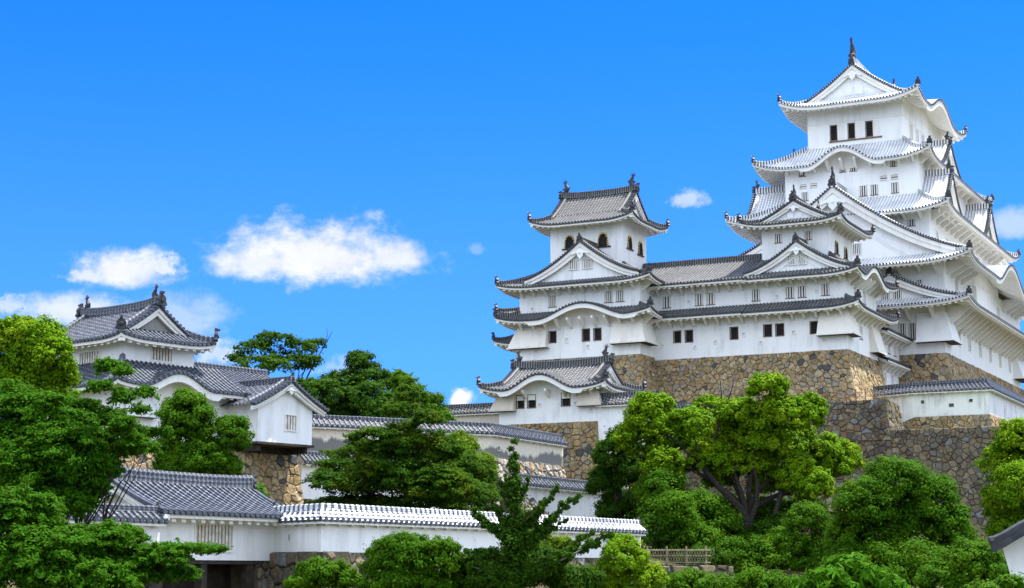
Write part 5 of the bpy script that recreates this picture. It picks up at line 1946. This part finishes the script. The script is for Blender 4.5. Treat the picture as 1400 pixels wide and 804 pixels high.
tree('broadleaf_tree', 'sparse rounded tree with bare twigs on its right, behind the left turret', 'tree', (-19.69, 150, 9),
     [(-22.43, 150.74, 19.43, 1.91, 1.32, 0.89), (-20.75, 151.45, 20.3, 2.04, 1.37, 0.83), (-18.84, 151.77, 19.56, 1.67, 1.19, 0.9), (-24.13, 152.65, 18.89, 1.16, 0.82, 0.58), (-19.61, 151.44, 18.22, 2.56, 1.66, 0.89), (-17.39, 152.53, 20.18, 1.03, 0.7, 0.45), (-21.25, 147.17, 17.58, 2.48, 1.62, 0.87), (-17.5, 149.79, 18.21, 1.14, 0.82, 0.63)],
     0.246, 'leaf_dark', 41, density=1.15, sub=.30, flat=.6, trunk_r=.28, fork=.3, fill=.08, up=.6, extra=[([(-18.5, 150, 15.5), (-17.2, 150, 18.2), (-16.4, 150, 19.6), (-15.7, 150, 20.9)], .09, .02), ([(-17.3, 150, 18.1), (-16.9, 150, 19.5), (-16.8, 150, 20.3)], .05, .015), ([(-16.4, 150, 19.6), (-16.1, 150, 20.6), (-16.2, 150, 21.3)], .04, .012)])
tree('broadleaf_tree', 'tall dark green tree rising behind the mildewed cream wall', 'tree', (-13.99, 146, 8),
     [(-13.13, 148.66, 17.95, 1.69, 1.23, 0.94), (-11.71, 146.89, 16.17, 1.36, 1.09, 1.05), (-14.47, 148.41, 16.21, 2.13, 1.56, 1.25), (-15.82, 143.68, 14.71, 1.82, 1.39, 1.21), (-17.42, 145.81, 15.37, 1.23, 1.0, 0.98), (-12.23, 144.48, 14.31, 2.56, 1.82, 1.34), (-16.7, 146.26, 13.61, 2.1, 1.5, 1.11), (-14.55, 146.44, 13.38, 2.22, 1.61, 1.24), (-10.89, 143.08, 13.14, 1.51, 1.22, 1.21)],
     0.246, 'leaf_dark', 42, density=2.3, sub=.36, flat=.75, trunk_r=.35)
tree('broadleaf_tree', 'lighter yellow-green tree just right of the tall dark tree on the skyline', 'tree', (-7.68, 144, 8),
     [(-8.15, 142.58, 14.54, 1.44, 1.1, 0.96), (-6.65, 142.9, 13.66, 1.45, 1.12, 1.03), (-9.45, 146.08, 13.72, 1.48, 1.17, 1.11), (-7.67, 145.33, 12.6, 2.45, 1.64, 0.98), (-5.53, 142.3, 12.58, 0.78, 0.67, 0.72), (-6.14, 145.49, 11.94, 0.98, 0.73, 0.61)],
     0.213, 'leaf_mid', 43, density=1.9, sub=.36, trunk_r=.25, fork=.3)
tree('palm_tree', 'small feathery top poking up between the dark and the yellow-green trees', 'tree', (-9.56, 150, 8),
     [(-9.68, 149.28, 16.62, 0.44, 0.43, 0.57), (-10.31, 150.23, 16.03, 0.57, 0.48, 0.51), (-9.11, 149.25, 15.92, 0.57, 0.48, 0.5)],
     0.41, 'leaf_mid', 44, density=1.3, trunk_r=.15, long=2.2, up=.0, limbs=False)
tree('maple_tree', 'wide dark maple with layered sprays between the white front wall and the cream wall', 'tree', (-5.89, 101, 1.5),
     [(-5.81, 98.01, 10.0, 0.83, 0.63, 0.54), (-6.46, 103.23, 9.61, 1.31, 0.89, 0.57), (-4.86, 99.26, 8.73, 1.01, 0.72, 0.54), (-7.87, 99.29, 7.65, 1.68, 1.09, 0.59), (-8.93, 103.89, 7.13, 2.02, 1.28, 0.61), (-9.77, 103.23, 6.22, 1.92, 1.23, 0.61), (-5.88, 99.74, 7.05, 2.69, 1.72, 0.84), (-3.93, 103.77, 6.25, 2.45, 1.63, 0.96), (-5.96, 101.24, 5.67, 2.99, 1.88, 0.85), (-8.36, 102.07, 5.08, 2.67, 1.65, 0.69), (-3.33, 99.23, 4.52, 2.51, 1.59, 0.75), (-9.56, 103.65, 4.07, 2.45, 1.48, 0.52), (-5.99, 102.14, 4.02, 3.02, 1.81, 0.6), (-1.96, 103.8, 5.16, 1.14, 0.88, 0.79), (-2.6, 103.36, 4.06, 1.31, 0.91, 0.61), (-6.52, 99.79, 7.69, 1.43, 1.11, 1.01), (-4.64, 100.17, 7.08, 1.69, 1.25, 1.01), (-7.07, 99.0, 5.55, 2.09, 1.54, 1.25), (-4.15, 98.87, 4.92, 2.09, 1.48, 1.08), (-10.33, 98.39, 5.1, 1.25, 0.89, 0.66), (-5.92, 99.81, 10.9, 0.34, 0.31, 0.38)],
     0.131, 'leaf_maple', 45, density=2.2, sub=.28, flat=.6, spray=2.2, trunk_r=.22, fork=.25, up=1.1, fill=.12)
tree('maple_tree', 'small yellow-green round-topped maple right of the wide dark maple', 'tree', (-3.09, 106, 2.5),
     [(-3.13, 106.25, 7.83, 1.08, 0.85, 0.81), (-3.31, 104.81, 6.75, 1.42, 1.06, 0.88), (-2.01, 106.43, 6.41, 1.17, 0.93, 0.9), (-2.66, 105.61, 5.47, 1.6, 1.22, 1.07)],
     0.139, 'leaf_yellow', 46, density=2.2, sub=.34, trunk_r=.15)
tree('clipped_tree', 'dense dark clipped tree with two rounded heads before the left turret', 'tree', (-16.28, 93, 1.0),
     [(-17.47, 92.7, 8.24, 1.41, 1.27, 1.49), (-17.42, 93.51, 6.73, 1.74, 1.44, 1.5), (-15.02, 92.97, 7.28, 1.02, 0.95, 1.18), (-16.38, 92.71, 5.78, 1.64, 1.25, 1.1), (-17.99, 92.97, 5.6, 1.18, 0.98, 1.02), (-15.7, 93.33, 5.62, 1.18, 0.93, 0.87)],
     0.123, 'leaf_mid', 47, density=3.6, sub=.22, trunk_r=.22)
tree('shrub', 'fresh green shrub at the foot of the stone base below the projecting bay', 'shrub', (-14.60, 96, 4.0),
     [(-14.53, 95.65, 4.36, 1.05, 0.78, 0.65), (-14.14, 96.38, 3.79, 0.65, 0.54, 0.57)],
     0.115, 'leaf_bright', 48, density=2.4, trunk_r=.08)
tree('camphor_tree', 'huge bright camphor tree spreading below the tan stone base', 'tree', (17.33, 126, -0.8),
     [(9.92, 123.52, 11.08, 1.98, 1.63, 1.67), (9.23, 127.3, 9.7, 1.77, 1.47, 1.5), (12.07, 127.79, 9.95, 1.94, 1.59, 1.62), (12.93, 123.49, 10.55, 1.35, 1.16, 1.25), (16.29, 127.5, 9.93, 2.58, 2.01, 1.83), (14.35, 125.3, 8.28, 1.69, 1.41, 1.48), (16.91, 126.41, 7.93, 2.35, 1.8, 1.6), (18.31, 123.45, 13.22, 1.61, 1.18, 0.94), (19.13, 123.64, 11.19, 1.88, 1.54, 1.57), (21.34, 124.34, 11.26, 1.36, 1.27, 1.57), (20.23, 128.37, 9.35, 2.17, 1.87, 2.06), (20.39, 124.42, 6.87, 1.47, 1.4, 1.78), (23.37, 127.33, 8.2, 1.72, 1.59, 1.93), (24.72, 128.23, 8.26, 1.08, 1.03, 1.3), (14.92, 128.3, 12.32, 1.35, 0.94, 0.65), (16.41, 125.19, 11.49, 1.9, 1.38, 1.06), (17.96, 125.24, 9.65, 2.11, 1.75, 1.8), (11.14, 126.13, 7.7, 1.6, 1.29, 1.28), (18.84, 127.43, 6.61, 1.61, 1.31, 1.29), (21.6, 123.96, 6.17, 1.36, 1.16, 1.26), (15.24, 127.29, 6.86, 1.29, 1.02, 0.97)],
     0.189, 'leaf_camphor', 49, density=3.6, sub=.215, loose=.12, up=.55, trunk_r=.42, fork=.40, extra=[([(17.07, 125.0, -0.26), (17.01, 125.0, 1.8), (16.85, 125.0, 3.67), (16.34, 125.0, 4.65), (14.96, 125.0, 6.06), (13.77, 125.0, 7.53), (12.9, 125.0, 8.84)], 0.44, 0.09), ([(16.83, 125.3, 3.68), (16.7, 125.3, 4.93), (16.41, 125.3, 6.08), (16.06, 125.3, 7.02), (15.83, 125.3, 8.33)], 0.24, 0.07), ([(16.95, 125.0, 3.56), (17.5, 125.0, 4.91), (17.64, 125.0, 6.48), (17.35, 125.0, 7.53), (17.65, 125.0, 9.1)], 0.22, 0.06), ([(18.68, 124.6, -0.26), (18.64, 124.6, 2.31), (18.79, 124.6, 4.38), (19.24, 124.6, 5.68), (19.64, 124.6, 6.98), (19.93, 124.6, 8.29)], 0.26, 0.07), ([(18.63, 124.5, 2.57), (19.39, 124.5, 3.76), (20.35, 124.5, 4.64), (20.58, 124.5, 5.52), (20.3, 124.5, 6.71), (20.54, 124.5, 8.02)], 0.22, 0.06), ([(14.65, 125.0, 9.63), (15.0, 125.0, 10.95), (15.17, 125.0, 11.95), (15.14, 125.0, 13.07), (15.1, 125.0, 13.81)], 0.1, 0.03), ([(15.12, 125.0, 11.95), (15.66, 125.0, 12.48), (15.94, 125.0, 13.33), (16.06, 125.0, 13.92)], 0.06, 0.02), ([(15.0, 125.0, 11.21), (14.38, 125.0, 11.64), (14.06, 125.0, 12.01), (13.43, 125.0, 12.16)], 0.06, 0.02)])
tree('camphor_tree', 'low dark spreading camphor crown beneath the huge bright camphor tree', 'tree', (14.37, 121, -1.2),
     [(13.04, 122.19, 3.69, 2.37, 1.91, 1.86), (10.54, 122.44, 5.83, 1.86, 1.45, 1.34), (10.98, 119.15, 3.94, 1.61, 1.38, 1.51), (14.64, 122.78, 3.19, 1.55, 1.37, 1.55), (12.47, 119.36, 2.12, 2.01, 1.49, 1.21), (17.47, 120.36, 1.14, 2.03, 1.54, 1.32), (18.77, 121.44, 2.0, 1.54, 1.24, 1.23), (16.49, 122.67, 1.67, 1.35, 1.11, 1.14), (12.57, 120.36, 1.99, 2.03, 1.47, 1.12), (20.46, 122.7, 0.76, 1.35, 1.08, 1.04), (10.15, 121.18, 4.01, 1.53, 1.28, 1.33), (11.3, 120.25, 1.98, 1.83, 1.36, 1.12), (14.3, 120.27, 1.24, 2.03, 1.5, 1.22), (15.46, 119.71, 0.0, 2.02, 1.39, 0.91), (12.92, 119.31, 0.0, 1.71, 1.19, 0.81)],
     0.164, 'leaf_mid', 50, density=2.8, sub=.28, trunk_r=.4, fork=.4)
tree('evergreen_tree', 'dark evergreen hiding the right end of the white walls, left of the camphor', 'tree', (8.04, 133, 3.0),
     [(7.67, 131.95, 8.94, 1.5, 1.26, 1.34), (7.07, 133.57, 6.81, 1.35, 1.23, 1.47), (8.46, 134.49, 5.18, 1.82, 1.44, 1.36), (9.54, 131.98, 7.67, 1.78, 1.57, 1.78), (8.44, 131.65, 10.14, 1.22, 1.0, 1.0), (10.43, 134.46, 5.29, 1.7, 1.46, 1.59), (7.8, 133.1, 4.4, 1.46, 1.13, 1.01)],
     0.172, 'leaf_dark', 51, density=3.2, sub=.26, trunk_r=.35)
tree('broadleaf_tree', 'big mid-green tree in front of the grey terrace wall', 'tree', (21.00, 96, -2.0),
     [(21.08, 95.62, 4.8, 2.02, 1.55, 1.37), (19.18, 94.95, 3.65, 1.84, 1.48, 1.44), (22.94, 96.38, 3.71, 1.87, 1.56, 1.63), (21.35, 97.31, 2.13, 2.71, 2.04, 1.72), (18.61, 95.82, 1.7, 1.62, 1.34, 1.37), (24.01, 95.69, 2.49, 1.37, 1.21, 1.37), (21.2, 94.22, 0.27, 3.18, 2.18, 1.43), (24.64, 97.66, 0.6, 2.06, 1.67, 1.65), (18.04, 94.13, 0.19, 1.75, 1.29, 1.03)],
     0.139, 'leaf_mid', 52, density=3.0, sub=.24, trunk_r=.35)
tree('broadleaf_tree', 'fresh green tree cut by the right edge, before the white corner wall', 'tree', (29.46, 101, -2.0),
     [(29.47, 100.98, 7.69, 1.45, 1.18, 1.19), (28.92, 102.02, 6.14, 1.38, 1.21, 1.38), (29.56, 99.89, 4.84, 2.11, 1.68, 1.6), (28.39, 101.69, 4.0, 1.12, 1.01, 1.2), (30.5, 102.35, 3.09, 1.9, 1.43, 1.21), (29.05, 101.39, 2.51, 1.45, 1.1, 0.94), (31.28, 101.86, 6.13, 1.72, 1.82, 2.58)],
     0.139, 'leaf_camphor', 53, density=3.0, sub=.26, trunk_r=.3)
tree('shrub', 'round green shrub between the big mid-green tree and the roof corner', 'shrub', (21.53, 82, -3.0),
     [(21.33, 81.21, 0.33, 1.51, 1.21, 1.17), (22.84, 81.87, -0.17, 1.04, 0.84, 0.83), (19.97, 81.3, -0.33, 1.37, 1.01, 0.82)],
     0.123, 'leaf_mid', 54, density=2.8, sub=.26, trunk_r=.1)
tree('young_pine', 'vivid green feathery young pine at the bottom edge', 'tree', (11.50, 60, -3.9),
     [(11.56, 60.34, 0.07, 0.87, 0.64, 0.51), (10.7, 59.79, -0.25, 0.76, 0.54, 0.4), (12.35, 59.95, -0.2, 0.76, 0.54, 0.4), (10.19, 60.5, -0.52, 0.66, 0.46, 0.31), (13.05, 60.35, -0.52, 0.66, 0.46, 0.31), (11.69, 60.48, -0.62, 1.53, 0.95, 0.41)],
     0.123, 'leaf_bright', 55, density=2.0, sub=.34, trunk_r=.08, long=2.4, up=.2)
tree('shrub', 'low shrub at the bottom edge left of the vivid young pine', 'shrub', (11.40, 76, -3.5),
     [(10.74, 75.91, -0.47, 1.28, 0.88, 0.58), (12.17, 75.98, -0.65, 0.96, 0.69, 0.51), (9.06, 76.46, -0.66, 1.29, 0.89, 0.58), (7.59, 75.96, -0.47, 1.09, 0.8, 0.64)],
     0.123, 'leaf_mid', 56, density=2.6, sub=.28, trunk_r=.1)
tree('shrub', 'leafy undergrowth on the bank under the right side of the huge camphor', 'shrub', (19.33, 116, -1.5),
     [(19.56, 115.37, 3.48, 1.56, 1.2, 1.07), (21.28, 115.71, 2.39, 1.66, 1.32, 1.27), (18.48, 114.94, 1.9, 1.26, 0.94, 0.78), (20.26, 115.63, 0.95, 1.95, 1.44, 1.17)],
     0.148, 'leaf_mid', 65, density=2.6, sub=.26, trunk_r=.1)
tree('shrub', 'dark undergrowth on the bank just past the end of the white front wall', 'shrub', (10.08, 118, -0.5),
     [(9.7, 118.98, 3.1, 1.2, 0.92, 0.8), (11.18, 118.92, 2.31, 1.51, 1.04, 0.7), (8.9, 118.25, 2.44, 0.8, 0.67, 0.7), (12.8, 118.0, 0.97, 1.99, 1.33, 0.8)],
     0.148, 'leaf_dark', 66, density=2.4, sub=.28, trunk_r=.1)
tree('shrub', 'dusky shrub behind the fence at the foot of the rubble slope', 'shrub', (16.02, 124, -0.5),
     [(15.5, 123.68, 2.19, 2.09, 1.4, 0.83), (18.03, 123.18, 2.9, 1.56, 1.08, 0.73), (19.39, 123.54, 3.57, 1.25, 0.92, 0.73)],
     0.148, 'leaf_dark', 67, density=2.4, sub=.28, trunk_r=.1)
tree('shrub', 'shadowy undergrowth directly behind the trunk of the huge camphor', 'shrub', (18.69, 130, -0.5),
     [(19.14, 130.56, 4.48, 2.42, 1.67, 1.1), (16.43, 130.73, 4.81, 1.99, 1.44, 1.1), (21.46, 129.72, 4.56, 1.86, 1.37, 1.09), (18.03, 130.57, 3.51, 2.75, 1.76, 0.88), (14.5, 130.55, 5.13, 1.32, 1.05, 0.99)],
     0.18, 'leaf_dark', 69, density=2.4, sub=.28, trunk_r=.1)
tree('shrub', 'rounded bush at the bottom edge below the boulder footing', 'shrub', (-7.65, 72, -4),
     [(-7.67, 72.19, -0.15, 1.4, 1.0, 0.73), (-8.65, 72.16, -0.5, 0.73, 0.54, 0.43), (-6.55, 72.26, -0.5, 0.73, 0.56, 0.49)],
     0.098, 'leaf_mid', 57, density=3.0, sub=.22, trunk_r=.08)
tree('shrub', 'large dense bush standing before the middle of the white front wall', 'shrub', (-4.08, 70, -4),
     [(-4.13, 69.78, 0.6, 1.3, 1.04, 1.0), (-5.22, 70.33, 0.38, 0.77, 0.74, 0.95), (-2.91, 69.65, 0.57, 0.94, 0.81, 0.88), (-4.08, 69.98, -0.43, 1.95, 1.28, 0.71), (-2.11, 70.43, -0.14, 1.13, 0.85, 0.71)],
     0.098, 'leaf_mid', 58, density=3.1, sub=.22, trunk_r=.12)
tree('shrub', 'dark leafy bush around the foot of the slim young tree', 'shrub', (0.00, 70.5, -4),
     [(-0.29, 70.81, -0.09, 1.61, 1.13, 0.78), (1.23, 70.17, 0.29, 1.07, 0.81, 0.71), (2.52, 71.21, -0.29, 1.32, 0.93, 0.66), (-1.62, 70.74, -0.44, 1.07, 0.76, 0.54), (0.35, 70.63, 0.73, 0.89, 0.68, 0.6), (-1.16, 69.72, 0.43, 0.88, 0.65, 0.53)],
     0.098, 'leaf_dark', 59, density=2.9, sub=.24, trunk_r=.1)
tree('shrub', 'small yellow-green sapling beside the slim young tree', 'shrub', (1.28, 73, -4),
     [(1.07, 73.04, 1.42, 0.62, 0.52, 0.55), (2.07, 72.8, 1.11, 0.55, 0.44, 0.43), (1.53, 73.14, 0.6, 0.8, 0.62, 0.56)],
     0.098, 'leaf_yellow', 60, density=2.2, sub=.3, trunk_r=.06)
tree('shrub', 'pale green bush below the right end of the white front wall', 'shrub', (4.65, 72, -4),
     [(4.56, 71.96, 0.5, 1.03, 0.87, 0.91), (3.98, 72.38, -0.3, 0.98, 0.75, 0.67), (5.35, 72.18, -0.3, 1.1, 0.84, 0.73), (4.53, 72.36, 1.19, 0.61, 0.47, 0.43)],
     0.098, 'leaf_camphor', 61, density=3.0, sub=.22, trunk_r=.1)
tree('shrub', 'leaf tips poking up beneath the dark tiled roof corner', 'shrub', (9.41, 33.2, -1.7),
     [(9.44, 33.14, -0.29, 0.48, 0.32, 0.2), (8.99, 33.26, -0.37, 0.42, 0.29, 0.2)],
     0.09, 'leaf_mid', 68, density=2.4, trunk_r=.03)
tree('camphor_tree', 'yellow-green camphor at the left edge beside the left turret', 'tree', (-19.10, 70, -4),
     [(-19.55, 70.48, 9.38, 1.25, 1.02, 1.01), (-20.41, 70.66, 9.89, 0.89, 0.68, 0.6), (-18.54, 69.7, 8.56, 0.82, 0.77, 0.94), (-19.94, 70.69, 8.14, 1.37, 1.1, 1.07), (-20.8, 70.74, 8.75, 1.07, 0.95, 1.07), (-18.36, 70.38, 7.96, 0.65, 0.55, 0.59), (-19.23, 70.95, 7.27, 1.32, 1.01, 0.9), (-20.41, 70.91, 7.11, 1.08, 0.93, 1.02)],
     0.123, 'leaf_camphor', 62, density=3.0, sub=.24, trunk_r=.3)
tree('cherry_tree', 'big leafy cherry tree filling the left edge, branches crossing the turret', 'tree', (-14.35, 53, -3.8),
     [(-14.52, 53.04, 4.71, 1.48, 1.05, 0.76), (-14.98, 53.07, 3.64, 1.48, 1.13, 0.99), (-13.37, 52.2, 3.69, 1.15, 0.88, 0.79), (-13.37, 53.81, 4.87, 0.73, 0.56, 0.5), (-12.24, 54.05, 5.42, 0.41, 0.31, 0.27), (-11.66, 52.95, 4.26, 0.49, 0.38, 0.34), (-13.92, 53.46, 2.77, 1.4, 1.01, 0.77), (-15.17, 53.53, 2.1, 1.26, 1.02, 0.99), (-13.02, 53.55, 3.22, 0.72, 0.57, 0.54), (-14.05, 52.21, 3.14, 1.54, 1.12, 0.88), (-11.58, 53.67, 5.04, 0.27, 0.21, 0.18), (-11.99, 53.19, 3.76, 0.49, 0.37, 0.31), (-15.5, 53.4, 3.21, 1.13, 0.99, 1.13), (-14.47, 52.81, 1.42, 1.11, 0.9, 0.89), (-15.6, 53.3, 5.01, 0.9, 0.79, 0.9), (-12.47, 53.66, 4.7, 0.68, 0.47, 0.32), (-13.67, 53.33, 2.88, 1.13, 0.88, 0.81), (-12.89, 53.53, 3.56, 0.77, 0.6, 0.54), (-13.59, 51.87, 2.04, 1.01, 0.72, 0.53), (-11.73, 52.18, 6.01, 0.31, 0.22, 0.18), (-11.19, 52.86, 5.48, 0.31, 0.23, 0.18), (-10.92, 53.36, 4.29, 0.36, 0.25, 0.16), (-11.07, 52.33, 3.77, 0.35, 0.26, 0.2), (-12.48, 53.45, 6.38, 0.36, 0.27, 0.23), (-10.7, 53.31, 4.89, 0.22, 0.17, 0.13), (-12.36, 51.9, 5.58, 0.31, 0.23, 0.2), (-13.35, 52.93, 4.12, 1.07, 0.85, 0.8), (-12.55, 52.34, 3.26, 0.75, 0.58, 0.53), (-11.66, 51.93, 4.39, 0.39, 0.3, 0.26), (-11.47, 52.12, 3.93, 0.35, 0.26, 0.22), (-12.98, 52.56, 2.61, 0.75, 0.55, 0.44), (-13.19, 52.24, 2.23, 0.71, 0.51, 0.4), (-12.63, 52.26, 2.82, 0.49, 0.38, 0.35)],
     0.082, 'leaf_cherry', 63, density=2.5, sub=.26, flat=.9, spray=2.6, trunk_r=.10, fork=.3, up=.7, fill=.25, droop=.6, long=1.3)
tree('cherry_tree', 'low cherry boughs reaching across the gatehouse from the bottom left corner', 'tree', (-12.65, 46, -3.6),
     [(-12.08, 45.26, 0.37, 1.45, 1.06, 0.84), (-10.56, 45.94, 0.81, 0.93, 0.66, 0.47), (-9.46, 45.81, 0.43, 0.93, 0.6, 0.31), (-8.58, 46.18, 0.63, 0.66, 0.41, 0.18), (-10.19, 46.14, 1.05, 0.47, 0.31, 0.18), (-7.8, 45.58, 0.62, 0.35, 0.22, 0.12), (-9.33, 46.65, 0.0, 0.98, 0.62, 0.28), (-10.92, 45.2, -0.09, 1.45, 0.94, 0.5), (-13.23, 45.85, 1.14, 0.97, 0.85, 0.97), (-11.53, 45.65, 0.75, 0.96, 0.67, 0.46), (-12.77, 45.86, 1.61, 0.97, 0.72, 0.58), (-12.67, 45.38, 0.09, 1.34, 0.98, 0.77), (-10.67, 46.53, 0.19, 1.18, 0.8, 0.51)],
     0.074, 'leaf_cherry', 64, density=2.5, sub=.24, flat=.85, spray=2.8, trunk_r=.08, fork=.3, up=.9, fill=.25, droop=.5, long=1.3)


def ginkgo():
    """slim young tree with steep branches thickly sleeved in small leaves"""
    rs = np.random.RandomState(77)
    rg = random.Random(77)
    t = Thing('young_tree', 0, 0.08, 68.0, -4.0, 'slim dark young tree with steep spiky branches in front of the white wall', 'tree')
    m = MB()
    bx, by = (0.08, 68.0)
    ax = [(bx, by, -4.3), (bx + .05, by, -1), (bx - .05, by, 2), (bx, by, 5.24)]
    m.tube(ax, [.13, .10, .06, .01], 7)
    cen, nor = [], []

    def sleeve(p, q, r0, r1, n):
        p, q = np.array(p), np.array(q)
        nc = max(3, int(np.linalg.norm(q - p) / .15))
        kc = (np.arange(nc) + rs.uniform(-.3, .3, nc)) / max(1, nc - 1)
        rc = (r0 + (r1 - r0) * kc) * rs.uniform(.7, 1.35, nc)
        oc = rs.normal(size=(nc, 3)) * .05 * r0 / .2
        w_ = rc ** 2 / np.sum(rc ** 2)
        ix = rs.choice(nc, n, p=w_)
        e = rs.normal(size=(n, 3))
        e /= np.linalg.norm(e, axis=1, keepdims=True)
        c = p + (q - p) * kc[ix][:, None] + oc[ix] + e * (rc[ix] * rs.uniform(.1, 1.2, n) ** .6)[:, None]
        cen.append(c)
        nn = e + rs.normal(size=e.shape) * .5
        nn[:, 2] += .4
        nor.append(nn)
    sleeve((bx, by, 3.2), (bx, by, 5.24), .30, .10, 1500)
    sleeve((bx, by, 1.0), (bx, by, 3.4), .50, .36, 2000)
    for (px0, pz0, px1, pz1, r) in [(0.14, 1.12, -1.57, 2.39, 0.22), (0.14, 1.68, -1.37, 3.18, 0.16), (0.14, 2.39, -0.92, 4.09, 0.13), (0.17, 0.42, -1.7, 0.92, 0.22), (0.14, -0.14, -1.7, 0.36, 0.25), (0.23, 1.4, 1.77, 3.38, 0.19), (0.23, 0.84, 2.51, 3.01, 0.22), (0.57, 1.26, 2.13, 2.11, 0.15), (0.34, -0.14, 3.84, 1.54, 0.24), (1.7, 0.28, 3.01, 1.68, 0.2), (0.14, 2.67, 0.63, 3.67, 0.13), (0.14, 0.56, -0.57, 2.39, 0.16), (0.17, 1.83, 1.08, 2.67, 0.15), (0.0, -0.42, 1.7, 0.42, 0.3), (0.0, -0.42, -1.42, -0.14, 0.3), (0.14, 2.67, -0.29, 3.81, 0.12)]:
        dy = rg.uniform(-.7, .7)
        p0, p1 = (px0, by, pz0), (px1, by + dy, pz1)
        m.tube([p0, ((px0 + px1) / 2, by + dy * .6, (pz0 + pz1) / 2 - .08), p1], [.05, .035, .01], 5)
        L = math.hypot(px1 - px0, pz1 - pz0)
        sleeve(p0, p1, r * 1.15, r * .55, int(900 * L * r / .22))
    t.part('trunk', m, ['bark_grey'])
    leaf_mesh('crown', np.concatenate(cen), np.concatenate(nor), .12, 'leaf_dark', t.e, t.o, rs)


ginkgo()

# things of one kind share a group
GROUPS = {'stone wall': 'dry stone walls and bases of the castle hill', 'wall': 'tile-capped plaster walls of the castle',
          'shrub': 'shrubs along the foot of the hill', 'tree': 'trees around the castle'}
for o in list(scene.objects):
    if o.parent is None and o.get('category') in GROUPS:
        o['group'] = GROUPS[o['category']]
